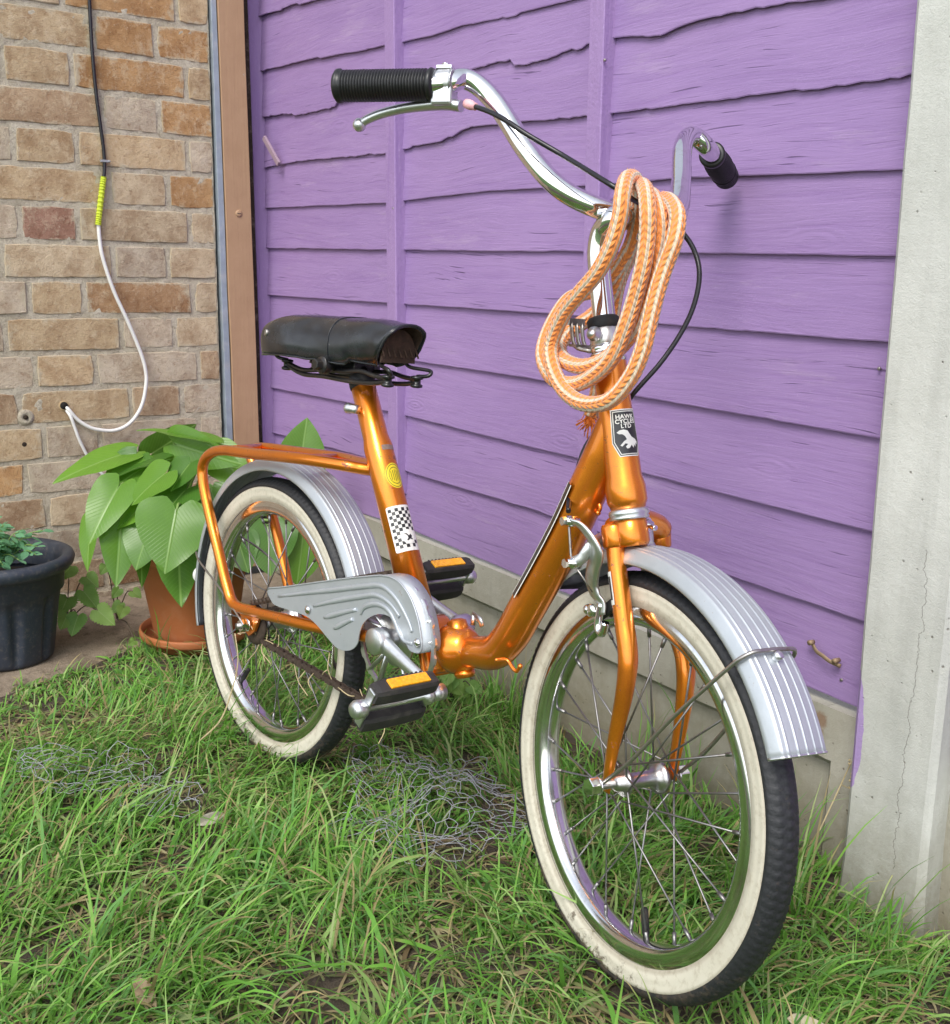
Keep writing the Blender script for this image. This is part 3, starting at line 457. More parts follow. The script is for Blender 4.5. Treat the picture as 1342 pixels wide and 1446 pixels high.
# ------------------------------------------------------------------ mesh helpers
V = Vector
class MB:
    def __init__(s): s.v = []; s.f = []; s.sm = []; s.uv = None; s.mi = []
    def add(s, verts, faces, smooth=True, uvs=None, mi=0):
        o = len(s.v); s.v += [tuple(p) for p in verts]
        s.f += [tuple(i + o for i in f) for f in faces]; s.sm += [smooth] * len(faces); s.mi += [mi] * len(faces)
        if uvs is not None:
            if s.uv is None: s.uv = [(0, 0)] * o
            s.uv += list(uvs)
        elif s.uv is not None: s.uv += [(0, 0)] * len(verts)
        return s
    def mesh(s, name, mats, xf=None):
        me = bpy.data.meshes.new(name)
        vv = [tuple(xf(V(p))) for p in s.v] if xf else s.v
        me.from_pydata(vv, [], s.f)
        me.polygons.foreach_set('use_smooth', s.sm)
        if s.uv is not None:
            ul = me.uv_layers.new(name='UVMap')
            li = np.empty(len(me.loops), dtype=np.int32); me.loops.foreach_get('vertex_index', li)
            ul.data.foreach_set('uv', np.array(s.uv, dtype=np.float32)[li].ravel())
        for m in (mats if isinstance(mats, (list, tuple)) else [mats]): me.materials.append(m)
        if any(s.mi): me.polygons.foreach_set('material_index', s.mi)
        me.update()
        return me
    def build(s, name, mats, parent=None, xf=None, bevel=0):
        me = s.mesh(name, mats, xf)
        if bevel:
            bm = bmesh.new(); bm.from_mesh(me)
            es = [e for e in bm.edges if len(e.link_faces) == 2 and e.calc_face_angle(0) > .6]
            bmesh.ops.bevel(bm, geom=es, offset=bevel, segments=2, profile=.5, affect='EDGES')
            bm.to_mesh(me); bm.free()
        o = bpy.data.objects.new(name, me); COL.objects.link(o)
        if parent is not None: o.parent = parent
        return o
    # shapes
    def box(s, c, size, R=None, mi=0, smooth=False):
        c = V(c); hx, hy, hz = [a / 2 for a in size]
        vs = [V((x, y, z)) for x in (-hx, hx) for y in (-hy, hy) for z in (-hz, hz)]
        if R is not None: vs = [R @ p for p in vs]
        vs = [p + c for p in vs]
        return s.add(vs, [(0, 1, 3, 2), (4, 6, 7, 5), (0, 4, 5, 1), (2, 3, 7, 6), (0, 2, 6, 4), (1, 5, 7, 3)], smooth, mi=mi)
    def tube(s, pts, r, seg=12, caps=True, closed=False, flat=None, up=None, uvs=False, smooth=True, mi=0):
        """sweep; r scalar or list; flat = (width factor) with up direction for flattened bars"""
        pts = [V(p) for p in pts]; n = len(pts)
        rs = r if isinstance(r, (list, tuple)) else [r] * n
        T = []
        for i in range(n):
            a = pts[i - 1] if (i > 0 or closed) else pts[i]; b = pts[(i + 1) % n] if (i < n - 1 or closed) else pts[i]
            T.append((b - a).normalized())
        t0 = T[0]
        ref = V(up) if up is not None else (V((0, 0, 1)) if abs(t0.z) < .9 else V((1, 0, 0)))
        N = (ref - t0 * ref.dot(t0)).normalized()
        vs, fs, uv = [], [], []; L = 0; circ = 2 * pi * rs[0]
        for i in range(n):
            if up is not None: N = (V(up) - T[i] * V(up).dot(T[i])).normalized()
            else: N = (N - T[i] * N.dot(T[i])).normalized()
            B = T[i].cross(N)
            if i: L += (pts[i] - pts[i - 1]).length
            ra = rs[i]; rb = ra * (flat[i] if isinstance(flat, (list, tuple)) else flat) if flat else ra
            k = seg + 1 if uvs else seg
            for j in range(k):
                a = 2 * pi * j / seg
                vs.append(pts[i] + N * (cos(a) * ra) + B * (sin(a) * rb)); uv.append((j / seg, L / circ))
        k = seg + 1 if uvs else seg
        for i in range(n - 1 if not closed else n):
            i2 = (i + 1) % n
            for j in range(seg):
                j2 = (j + 1) % k if not uvs else j + 1
                fs.append((i * k + j, i * k + j2, i2 * k + j2, i2 * k + j))
        s.add(vs, fs, smooth, uv if uvs else None, mi)
        if caps and not closed:
            o = len(s.v) - len(vs)
            s.f.append(tuple(o + j for j in range(seg))[::-1]); s.sm.append(False); s.mi.append(mi)
            s.f.append(tuple(o + (n - 1) * k + j for j in range(seg))); s.sm.append(False); s.mi.append(mi)
        return s
    def lathe(s, P0, ax, prof, seg=20, mi=0, smooth=True, ref=None):
        """prof: list of (dist along axis, radius)"""
        P0 = V(P0); ax = V(ax).normalized()
        ref = V(ref) if ref is not None else (V((0, 0, 1)) if abs(ax.z) < .9 else V((1, 0, 0)))
        N = (ref - ax * ref.dot(ax)).normalized(); B = ax.cross(N)
        vs = []; fs = []; n = len(prof)
        for (d, r) in prof:
            for j in range(seg):
                a = 2 * pi * j / seg; vs.append(P0 + ax * d + (N * cos(a) + B * sin(a)) * max(r, 1e-5))
        for i in range(n - 1):
            for j in range(seg):
                fs.append((i * seg + j, i * seg + (j + 1) % seg, (i + 1) * seg + (j + 1) % seg, (i + 1) * seg + j))
        fs.append(tuple(range(seg))[::-1]); fs.append(tuple((n - 1) * seg + j for j in range(seg)))
        return s.add(vs, fs, smooth, mi=mi)
    def nut(s, P0, ax, r, h, mi=0):
        return s.lathe(P0, ax, [(0, r), (h, r)], 6, mi, False)
    def sphere(s, c, r, seg=14, mi=0, sc=(1, 1, 1)):
        vs = []; fs = []; c = V(c)
        for i in range(1, seg):
            t = pi * i / seg
            for j in range(seg):
                a = 2 * pi * j / seg
                vs.append(c + V((sin(t) * cos(a) * r * sc[0], sin(t) * sin(a) * r * sc[1], cos(t) * r * sc[2])))
        for i in range(seg - 2):
            for j in range(seg):
                fs.append((i * seg + j, (i + 1) * seg + j, (i + 1) * seg + (j + 1) % seg, i * seg + (j + 1) % seg))
        fs.append(tuple(range(seg))); fs.append(tuple((seg - 2) * seg + j for j in range(seg))[::-1])
        return s.add(vs, fs, True, mi=mi)
    def plate(s, outline, nrm, th, mi=0):
        """extruded polygon, outline = list of 3D points in a plane"""
        P = [V(p) for p in outline]; nn = V(nrm).normalized() * th; n = len(P)
        tri = tessellate_polygon([P])
        vs = P + [p + nn for p in P]
        a = (P[tri[0][1]] - P[tri[0][0]]).cross(P[tri[0][2]] - P[tri[0][0]])
        flip = a.dot(nn) > 0
        fs = []
        for t in tri:
            fs.append(tuple(t)[::-1] if flip else tuple(t)); fs.append(tuple(i + n for i in t) if flip else tuple(i + n for i in t)[::-1])
        s.add(vs, fs, False, mi=mi)
        s.add(vs, [(i, (i + 1) % n, n + (i + 1) % n, n + i) for i in range(n)], False, mi=mi)
        return s

def cat(pts, n=8, closed=False):
    P = [V(p) for p in pts]; out = []; m = len(P)
    rng_ = range(m) if closed else range(m - 1)
    for i in rng_:
        p0 = P[i - 1] if (i > 0 or closed) else P[0] * 2 - P[1]
        p1 = P[i]; p2 = P[(i + 1) % m]
        p3 = P[(i + 2) % m] if (i < m - 2 or closed) else P[-1] * 2 - P[-2]
        for k in range(n):
            t = k / n
            # centripetal-ish via plain Catmull-Rom
            out.append(.5 * ((2 * p1) + (-p0 + p2) * t + (2 * p0 - 5 * p1 + 4 * p2 - p3) * t * t + (-p0 + 3 * p1 - 3 * p2 + p3) * t ** 3))
    if not closed: out.append(P[-1])
    return out
def lerpl(a, n):  # stretch list a of radii to n samples
    return [float(x) for x in np.interp(np.linspace(0, 1, n), np.linspace(0, 1, len(a)), a)]

MAT = {}
def empty(name, M=None, parent=None, size=.05):
    o = bpy.data.objects.new(name, None); o.empty_display_size = size; COL.objects.link(o)
    if parent is not None: o.parent = parent
    if M is not None: o.matrix_local = M
    MAT[o.name] = M.copy() if M is not None else Matrix.Identity(4)
    return o
def tag(o, label, cat_, group=None):
    o['label'] = label; o['category'] = cat_
    if group: o['group'] = group
    return o
def fbm(x, y, z=0., o=4): return noise.fractal(V((x, y, z)), .9, 2.0, o)

# ------------------------------------------------------------------ ground
def gz(x, y):
    h = .010 * noise.noise(V((x * 4, y * 4, 3))) + .006 * noise.noise(V((x * 13, y * 13, 1))) + .0035 * noise.noise(V((x * 45, y * 45, 8)))
    t = min(1, max(0, (y + .34) / .30)); h -= .045 * t * t * (3 - 2 * t) * min(1, max(.45, (-.72 - x) / .35)) * min(1, max(0, (x + 1.9) / .3))
    t = min(1, max(0, (-1.42 - x) / .36)); h = h * (1 - t) - .046 * t * t * (3 - 2 * t)
    d = sqrt((x + .68) ** 2 + (y + .40) ** 2)
    return h - .004
def axis_pts(a, b, step, far):
    v = list(np.arange(a, b + 1e-6, step)); d = step; x = a
    lo = []
    while x > -far: d *= 1.6; x -= d; lo.append(x)
    hi = []; x = v[-1]; d = step
    while x < far: d *= 1.6; x += d; hi.append(x)
    return lo[::-1] + v + hi
gx = axis_pts(-2.1, .1, .0105, 120); gy = axis_pts(-1.15, .05, .0105, 120)
g = MB()
vs = [(x, y, gz(x, y)) for y in gy for x in gx]; nx = len(gx)
fs = [(j * nx + i, j * nx + i + 1, (j + 1) * nx + i + 1, (j + 1) * nx + i) for j in range(len(gy) - 1) for i in range(nx - 1)]
g.add(vs, fs)
o = g.build('ground', MT['soil']); o['kind'] = 'structure'
# dirty path strip along the brick wall
g = MB()
def edge_x(y): return -1.900 + .03 * noise.noise(V((0, y * 7, 5))) - .37 * max(0, (y + .74)) + .02 * noise.noise(V((0, y * 25, 2)))
ys = np.linspace(-2.0, -.02, 60); cols = 14
vs = []
for y in ys:
    xe = edge_x(y)
    for k in range(cols):
        x = -2.372 + (xe + 2.372) * k / (cols - 1)
        z = -.041 + .003 * noise.noise(V((x * 20, y * 20, 0))) - (.02 if k == cols - 1 else 0)
        vs.append((x, y, z))
fs = [(j * cols + i, j * cols + i + 1, (j + 1) * cols + i + 1, (j + 1) * cols + i) for j in range(len(ys) - 1) for i in range(cols - 1)]
g.add(vs, fs)
o = g.build('path', MT['slab']); o['kind'] = 'structure'

# ------------------------------------------------------------------ brick wall
XB = -2.3706; ZB = .053
wall = empty('brick_wall', Matrix.Translation((XB, -.14, 0)))
tag(wall, 'weathered buff brick house wall with sandy mortar on the left', 'brick wall')
IW = MAT[wall.name].inverted()
g = MB()
ny, nz = 200, 230
vs = []
for j in range(nz + 1):
    for i in range(ny + 1):
        y = -1.9 + (1.762) * i / ny; z = -.2 + 2.05 * j / nz
        vs.append(IW @ V((XB + .0002 + .0022 * noise.noise(V((y * 40, z * 40, 0))) + .0016 * noise.noise(V((y * 120, z * 120, 0))), y, z)))
fs = [(j * (ny + 1) + i, j * (ny + 1) + i + 1, (j + 1) * (ny + 1) + i + 1, (j + 1) * (ny + 1) + i) for j in range(nz) for i in range(ny)]
g.add(vs, fs)
g.box(IW @ V((XB - .13, -1.019, .875)), (.24, 1.762, 1.95))
g.build('mortar', MT['mortar'], wall)
J = {0: [-.208], 1: [-.381, -.256], 2: [-.56, -.429, -.192], 3: [-.372, -.254], 4: [-.55, -.427, -.194], 5: [-.366, -.242],
     6: [-.549, -.434, -.197], 7: [-.589, -.366, -.248], 8: [-.542, -.432, -.195], 9: [-.591, -.358, -.24], 10: [-.539, -.416, -.188],
     11: [-.576, -.345, -.23], 12: [-.531, -.415, -.192], 13: [-.574, -.345, -.228], 14: [-.534, -.408, -.19], 15: [-.575, -.35, -.23], 16: [-.54, -.42, -.19]}
BUFF = (.55, .44, .30); TAN = (.53, .40, .25); ORG = (.48, .29, .14); RED = (.38, .22, .16); GREY = (.52, .44, .34); DARK = (.38, .235, .13); BRN = (.43, .31, .20)
colr = {  # colours of the bricks in view, course by course, from the corner leftwards
 0: [TAN, ORG, BUFF], 1: [ORG, ORG, TAN], 2: [TAN, ORG, TAN, BUFF], 3: [ORG, GREY, BRN], 4: [GREY, TAN, TAN, GREY], 5: [ORG, BUFF, TAN],
 6: [BUFF, BUFF, RED, GREY], 7: [BUFF, GREY, BUFF, GREY], 8: [BUFF, DARK, TAN, GREY], 9: [BUFF, GREY, TAN, GREY], 10: [BRN, GREY, TAN, GREY],
 11: [GREY, BRN, TAN, BRN], 12: [GREY, GREY, GREY, TAN], 13: [GREY, TAN, GREY], 14: [GREY, BRN, BUFF], 15: [BRN, BRN, GREY], 16: [BRN, DARK, BRN]}
for c in range(-7, 19):
    k = 15 - c
    zlo, zhi = ZB + .075 * k, ZB + .075 * (k + 1)
    js = sorted(J[c] if c in J else [y for y in (J[1] if c % 2 else J[2])], reverse=True)
    edges = [-.139] + js
    while edges[-1] > -1.8:
        d = edges[-2] - edges[-1]
        edges.append(edges[-1] - (.122 if d > .17 else .232))
    cl = colr.get(c, [])
    for i in range(len(edges) - 1):
        if edges[i] < -1.0 and c < -3: continue
        m = .0046
        y1, y0 = edges[i] - (m if i else 0), edges[i + 1] + m; z0, z1 = zlo + m * 1.05, zhi - m * 1.05
        if y1 - y0 < .02: continue
        rnd = random.Random(c * 97 + i * 13)
        W, H = y1 - y0, z1 - z0; cy, cz = (y0 + y1) / 2, (z0 + z1) / 2
        pr = rnd.uniform(.0010, .0030)
        per = []
        nn_ = max(4, int(W / .026))
        segs = [(-W / 2 + W * t / nn_, -H / 2) for t in range(nn_)] + [(W / 2, -H / 2), (W / 2, 0)] + [(W / 2 - W * t / nn_, H / 2) for t in range(nn_)] + [(-W / 2, H / 2), (-W / 2, 0)]
        for (a, b) in segs:
            corner = abs(abs(a) - W / 2) < 1e-6 and abs(abs(b) - H / 2) < 1e-6
            q = .0035 * rnd.random() if corner else 0
            per.append((a * (1 - q / (W / 2)) + rnd.uniform(-.0018, .0014) * (1 if a > 0 else -1), b * (1 - q / (H / 2)) + rnd.uniform(-.0016, .0012) * (1 if b > 0 else -1)))
        n_ = len(per)
        g = MB()
        f0 = [V((pr - .0016, a, b)) for a, b in per]
        f1 = [V((pr, a * (1 - .0015 / (W / 2)), b * (1 - .0015 / (H / 2)))) for a, b in per]
        bk = [V((-.03, a, b)) for a, b in per]
        vs = bk + f0 + f1 + [V((pr + .0008, 0, 0))]
        fs = []
        for t in range(n_):
            u = (t + 1) % n_
            fs += [(t, u, n_ + u, n_ + t), (n_ + t, n_ + u, 2 * n_ + u, 2 * n_ + t), (2 * n_ + t, 2 * n_ + u, 3 * n_)]
        g.add(vs, fs, False)
        ob = g.build('brick', MT['brick'], wall)
        ob.location = IW @ V((XB, cy, cz)); ob.rotation_euler = (rnd.uniform(-.006, .006), 0, rnd.uniform(-.008, .008))
        base = cl[i] if i < len(cl) else rnd.choice([BUFF, TAN, GREY, TAN, BRN, GREY, ORG])
        kk = rnd.uniform(1.0, 1.2) * (1 if c < 15 else .7)
        ob.color = (*[min(1, x * kk) for x in base], 1)

# cable hole and wall plugs set in the wall
def wpt(y, z, d=.0): return IW @ V((XB + d, y, z))
g = MB(); g.lathe(wpt(-.487, .392, -.012), (1, 0, 0), [(0, .0105), (.0150, .0105), (.0155, .008), (.004, .008)], 16)
ob = g.build('cable_hole', simple('crumbled_hole_edge', (.50, .36, .2), .9), wall)
g = MB(); g.lathe(wpt(-.487, .392, -.008), (1, 0, 0), [(0, .0078), (.0142, .0078)], 14); g.build('hole_shadow_plug', simple('painted_hole_shade', (.012, .009, .007), .95), wall)  # near-black plug stands in for the shade inside the hole
g = MB(); g.lathe(wpt(-.565, .372, -.002), (1, 0, 0), [(0, .017), (.0045, .0165), (.0055, .006), (.002, .005)], 16); g.build('filled_plug_hole', MT['mortar'], wall)
g = MB(); g.lathe(wpt(-.565, .372, .0), (1, 0, 0), [(0, .0045), (.0050, .0045)], 10); g.build('wall_plug', MT['gapshade_plug'], wall)
g = MB(); g.lathe(wpt(-.572, .316, .0), (1, 0, 0), [(0, .0055), (.003, .005), (.0035, .003)], 10); g.build('wall_plug', MT['gapshade_plug'], wall)

# galvanised strip, tan board and dark strip standing in for the gap's shade at the corner (slightly tapering to the ground)
def board_yz(y0a, y1a, y0b, y1b, z0, z1, x0, x1, nseg=14, wob=.0012):
    g = MB(); vs = []
    for i in range(nseg + 1):
        t = i / nseg; z = z0 + (z1 - z0) * t
        a = y0b + (y0a - y0b) * t + wob * noise.noise(V((z * 9, 1, y0a * 50))); b = y1b + (y1a - y1b) * t + wob * noise.noise(V((z * 9, 4, y0a * 50)))
        vs += [(x0, a, z), (x1, a, z), (x1, b, z), (x0, b, z)]
    fs = [(0, 3, 2, 1), tuple(nseg * 4 + k for k in range(4))]
    for i in range(nseg):
        for k in range(4): fs.append((i * 4 + k, i * 4 + (k + 1) % 4, (i + 1) * 4 + (k + 1) % 4, (i + 1) * 4 + k))
    g.add(vs, fs, False); return g
fr = empty('corner_frame', Matrix.Translation((-2.37, -.09, 0)))
tag(fr, 'tan painted upright board with a grey metal edge between brick wall and purple fence', 'door frame')
IF = MAT[fr.name].inverted()
xf = lambda p: IF @ p
board_yz(-.137, -.1265, -.128, -.112, -.02, 1.8, -2.44, -2.3615).build('metal_strip', MT['strip'], fr, xf, .001)
board_yz(-.125, -.0665, -.1095, -.047, -.02, 1.8, -2.44, -2.3585).build('tan_board', MT['brown'], fr, xf, .0015)
board_yz(-.062, -.050, -.043, -.030, -.02, 1.8, -2.44, -2.378, wob=.004).build('gap_shade_strip', MT['gapshade_plug'], fr, xf)
g = MB(); c = V((-2.3585, -.086, .800)); g.lathe(IF @ c, (1, 0, 0), [(-.001, .0078), (.0012, .0078), (.0024, .005)], 16); g.box(IF @ (c + V((.0022, 0, 0))), (.0008, .009, .0014), mi=1)
g.build('screw', [MT['brown'], MT['blackink']], fr)

# ------------------------------------------------------------------ purple fence panels
LEAN = -.0232
LOW = [  # lower edge of every board from the top: list of (x, z) seen on the real boards
 [(-2.4, 1.63), (-1.6, 1.60), (-.7, 1.605)], [(-2.4, 1.53), (-1.5, 1.505), (-.7, 1.50)], [(-2.4, 1.425), (-1.9, 1.41), (-.7, 1.405)],
 [(-2.4, 1.318), (-1.8, 1.305), (-1.2, 1.30), (-.7, 1.30)],
 [(-2.4, 1.227), (-2.15, 1.217), (-1.8, 1.197), (-1.3, 1.19), (-.7, 1.192)],
 [(-2.4, 1.112), (-2.15, 1.105), (-2.03, 1.101), (-1.92, 1.094), (-1.83, 1.091), (-1.69, 1.087), (-1.61, 1.09), (-1.465, 1.082), (-1.3, 1.079), (-1.0, 1.09), (-.7, 1.085)],
 [(-2.4, 1.015), (-2.2, 1.007), (-2.05, 1.009), (-1.6, 1.011), (-1.5, 1.014), (-1.416, 1.010), (-1.36, 1.012), (-1.3, 1.015), (-1.21, 1.014), (-1.133, 1.005), (-1.08, 1.013), (-.97, 1.013), (-.87, 1.007), (-.7, 1.007)],
 [(-2.4, .905), (-2.2, .908), (-1.96, .903), (-1.83, .904), (-1.77, .907), (-1.66, .908), (-1.59, .926), (-1.49, .923), (-1.25, .915), (-1.1, .914), (-.7, .913)],
 [(-2.4, .816), (-2.03, .813), (-1.83, .813), (-1.65, .819), (-1.51, .822), (-1.25, .820), (-1.06, .822), (-.94, .819), (-.7, .814)],
 [(-2.4, .727), (-1.8, .7255), (-1.2, .7255), (-.7, .724)],
 [(-2.4, .620), (-1.82, .626), (-1.33, .631), (-1.12, .629), (-.7, .630)],
 [(-2.4, .512), (-1.73, .523), (-1.39, .525), (-1.15, .524), (-.7, .522)],
 [(-2.4, .404), (-1.99, .414), (-1.8, .416), (-1.39, .414), (-1.13, .416), (-.7, .412)],
 [(-2.4, .296), (-1.95, .309), (-1.74, .307), (-1.38, .311), (-.97, .307), (-.7, .303)],
 [(-2.4, .184), (-2.06, .186), (-1.92, .188), (-1.8, .195), (-1.4, .191), (-.83, .198), (-.7, .196)]]
JAG = {5: .0016, 6: .0050, 7: .0032, 4: .0030}
def fence_panel(x0, x1, dx, name_label, grp, battens):
    root = empty('fence_panel', Matrix.Translation(((x0 + x1) / 2 + dx, .01, .19)))
    tag(root, name_label, 'fence panel', grp)
    IP = MAT[root.name].inverted(); xf = lambda p: IP @ (p + V((dx, 0, 0)))
    for bi, low in enumerate(LOW):
        xs = np.array([p[0] for p in low]); zs = np.array([p[1] for p in low])
        nseg = 150; X = np.linspace(x0, x1, nseg + 1); Z = np.interp(X, xs, zs)
        jag = JAG.get(bi, .0006); rnd = random.Random(bi * 5 + 1)
        top = .128 if bi else .10
        vs = []; lip = .0044 + .001 * rnd.random()
        step = 0
        for i, (x, z) in enumerate(zip(X, Z)):
            if rnd.random() < .10: step = rnd.uniform(-1, 1) * jag
            zz = z + step + .0009 * noise.noise(V((x * 18, bi * 3, 0))) + jag * .6 * noise.noise(V((x * 55, bi * 7, 2)))
            bow = .003 * noise.noise(V((x * 2.2, bi * 2.0, 7)))
            yb = -.0042 + bow * .6; yt = .0038
            vs += [(x, yb, zz), (x, yb - .0006, zz + .0015), (x, (yb * .55 + yt * .45) + .002 * noise.noise(V((x * 5, bi, 4))), zz + top * .5), (x, yt, zz + top), (x, yt + lip, zz + top), (x, yb + lip, zz + .0008)]
        m_ = 6; fs = []
        for i in range(nseg):
            for k in range(m_): fs.append((i * m_ + k, i * m_ + (k + 1) % m_, (i + 1) * m_ + (k + 1) % m_, (i + 1) * m_ + k))
        fs.append(tuple(range(m_))[::-1]); fs.append(tuple(nseg * m_ + k for k in range(m_)))
        g = MB(); g.add([(a, -(-b), c) for a, b, c in vs], [f[::-1] for f in fs], False)
        g.build('board', MT['purple'], root, xf)
    for (bx, wd, pr) in battens:
        g = MB(); vs = []; n_ = 24
        for i in range(n_ + 1):
            z = (.262 if wd < .05 else .19) + (1.62 - .19) * i / n_
            x = bx + LEAN * (z - .6) + .0010 * noise.noise(V((z * 8, bx, 0)))
            vs += [(x - wd / 2, .004, z), (x - wd / 2, -pr + .0015, z), (x - wd / 2 + .0015, -pr, z), (x + wd / 2 - .0015, -pr, z), (x + wd / 2, -pr + .0015, z), (x + wd / 2, .004, z)]
        fs = [tuple(range(6)), tuple(n_ * 6 + k for k in range(6))[::-1]]
        for i in range(n_):
            for k in range(6): fs.append((i * 6 + k, (i + 1) * 6 + k, (i + 1) * 6 + (k + 1) % 6, i * 6 + (k + 1) % 6))
        g.add(vs, fs, False); g.build('batten' if wd < .05 else 'stile', MT['purpleb'], root, xf)
    return root
p1 = fence_panel(-2.415, -.68, 0, 'purple waney lap fence panel behind the bicycle, between brick wall and concrete post', None,
            [(-2.428, .066, .030), (-1.799, .034, .022), (-1.232, .031, .022)])
p2 = fence_panel(-2.415, -.68, 1.80, 'second purple fence panel beyond the right side of the concrete post', None,
            [(-2.36, .05, .030), (-1.799, .034, .022), (-1.232, .031, .022), (-.72, .05, .03)])
for (nx_, nz_) in ((-1.222, .985), (-.755, .222), (-.748, .60), (-1.795, .80), (-1.226, .70), (-2.415, .55)):
    g = MB(); yy = -.0215 if abs(nx_ + 1.22) < .02 or abs(nx_ + 1.795) < .02 else (-.030 if nx_ < -2.3 else -.0045)
    g.lathe((nx_, yy, nz_), (0, -1, 0), [(-.002, .0021), (.0006, .0021), (.0010, .0012)], 10); g.build('nail', MT['steel'], p1, lambda p: MAT[p1.name].inverted() @ p)
# little bits stuck on the first panel
IP = MAT[p1.name].inverted()
g = MB(); g.box(IP @ V((-2.315, -.024, .935)), (.012, .006, .075), Matrix.Rotation(radians(-38), 3, 'Y') @ Matrix.Rotation(radians(10), 3, 'X'))
tag(g.build('splinter', simple('pinkish_splinter', (.34, .24, .30), .7), None, lambda p: MAT[p1.name] @ p, .0008), 'thin loose wooden splinter hanging on the purple fence near the corner', 'splinter')
g = MB(); g.tube(cat([(-.797, -.010, .256), (-.788, -.013, .250), (-.777, -.015, .248), (-.767, -.014, .244), (-.754, -.010, .241)], 5), .003, 8, flat=.5)
g.lathe((-.797, -.009, .259), (0, -1, 0), [(0, .003), (.008, .0035)], 8); g.lathe((-.758, -.009, .248), (0, -1, 0), [(0, .003), (.010, .0035)], 8)
tag(g.build('metal_bracket', simple('rusty_bracket', (.34, .24, .15), .6, .4)), 'small bent rusty metal clip nailed low on the purple fence', 'bracket')

# gravel boards
def gravel_board(x0, x1, label):
    root = empty('gravel_board', Matrix.Translation(((x0 + x1) / 2, .02, 0))); tag(root, label, 'gravel board')
    I = MAT[root.name].inverted()
    zt, zr = .1865, .112; xr = x1 - .085; xl = x0 + .06
    P = lambda x, y, z: I @ V((x, y, z))
    yf, yr = -.014, .004; ch = .014
    g = MB()
    # frame face, chamfer, recessed panel as one continuous concrete casting
    n_ = 40; xs = np.linspace(xl, xr, n_)
    rows = []
    for x in xs:
        wv = .0008 * noise.noise(V((x * 20, 0, 0)))
        rows.append([P(x, .035, zt - .002), P(x, yf, zt + wv), P(x, yf, zr + ch / 2 + wv), P(x, yr, zr - ch / 2 + wv), P(x, yr, -.12), P(x, .035, -.12)])
    vs = [p for r in rows for p in r]; k_ = 6
    fs = [(i * k_ + k, i * k_ + k + 1, (i + 1) * k_ + k + 1, (i + 1) * k_ + k) for i in range(n_ - 1) for k in range(k_ - 1)]
    g.add(vs, [f[::-1] for f in fs], False)
    for (a, b, s) in ((xr, x1, 1), (x0, xl, -1)):
        e = a if s > 0 else b; q = b if s > 0 else a
        vs = [P(e, .035, zt - .002), P(e, yf, zt), P(q, yf, zt), P(q, .035, zt - .002), P(e + s * ch, yf, zr + ch / 2), P(e + s * ch, yf, -.12), P(q, yf, -.12), P(e, yr, zr - ch / 2), P(e, yr, -.12), P(e, yf, zr + ch / 2)]
        fs = [(0, 1, 2, 3), (1, 9, 4, 2), (4, 5, 6, 2), (4, 7, 8, 5), (9, 7, 4)]
        g.add(vs, fs, False)
    g.box(P((x0 + x1) / 2, .034, .03), (x1 - x0, .012, .29))
    g.build('concrete_board', MT['gravel'], root)
gravel_board(-2.42, -.68, 'recessed concrete gravel board under the purple fence behind the bicycle')
gravel_board(-.61, 1.1, 'concrete gravel board right of the concrete fence post')

# concrete post
g = MB(); n_ = 30; vs = []
for i in range(n_ + 1):
    z = -.1 + 1.85 * i / n_; t = LEAN * z
    xl, xr_ = -.6985 + t, -.5935 + t * .6
    wv = .0012 * noise.noise(V((z * 14, 0, 3)))
    fl = .010 * max(0, (.05 - z) / .15)
    vs += [(xl, .055, z), (xl + wv - fl, -.043, z), (xl + .007 + wv - fl, -.050, z), (xr_ - .007, -.050, z), (xr_ + wv + fl, -.043, z), (xr_, .055, z)]
fs = []
for i in range(n_):
    for k in range(6): fs.append((i * 6 + k, i * 6 + (k + 1) % 6, (i + 1) * 6 + (k + 1) % 6, (i + 1) * 6 + k))
fs.append(tuple(n_ * 6 + k for k in range(6)))
g.add(vs, fs, False)
o = g.build('concrete_post', MT['post']); tag(o, 'pale cracked concrete fence post at the right edge with a smear of purple paint', 'fence post')

# ------------------------------------------------------------------ cables on the wall
cp = [(-.388, 1.45), (-.388, 1.30), (-.388, 1.198), (-.388, 1.106), (-.385, 1.026), (-.380, .965), (-.376, .917), (-.376, .879), (-.380, .855)]
g = MB(); g.tube(cat([(XB + .007, y, z) for y, z in cp] , 6), .0036, 10)
blk = g.build('black_cable', MT['cableblack']); tag(blk, 'black outdoor cable running down the brick wall to the taped joint', 'cable')
g = MB(); cl_ = [(-.379, .862), (-.384, .835), (-.392, .79), (-.396, .765)]
pp = cat([(XB + .008, y, z) for y, z in cl_], 16); g.tube(pp, [.0056 + .0012 * (i % 3 == 0) for i in range(len(pp))], 10, smooth=False)
tag(g.build('cable_joint', MT['yellowtape']), 'yellow green taped joint between the black and the white cable', 'cable joint')
wp = [(-.395, .77), (-.395, .735), (-.391, .697), (-.373, .631), (-.346, .564), (-.322, .496), (-.314, .455), (-.316, .426), (-.325, .39), (-.341, .362), (-.362, .343), (-.389, .334), (-.418, .337), (-.441, .345), (-.463, .362), (-.480, .385), (-.486, .392)]
g = MB(); q = [(XB + .007 + .012 * sin(pi * min(1, i / (len(wp) - 2))), y, z) for i, (y, z) in enumerate(wp)]; q[-1] = (XB - .01, q[-1][1], q[-1][2])
g.tube(cat(q, 6), .0040, 10)
g.tube(cat([(XB - .006, -.486, .388), (XB + .010, -.478, .372), (XB + .012, -.470, .345), (XB + .012, -.460, .312), (XB + .01, -.435, .26), (XB + .01, -.385, .20), (XB + .01, -.34, .12), (XB + .012, -.32, .02)], 6), .0034, 10)
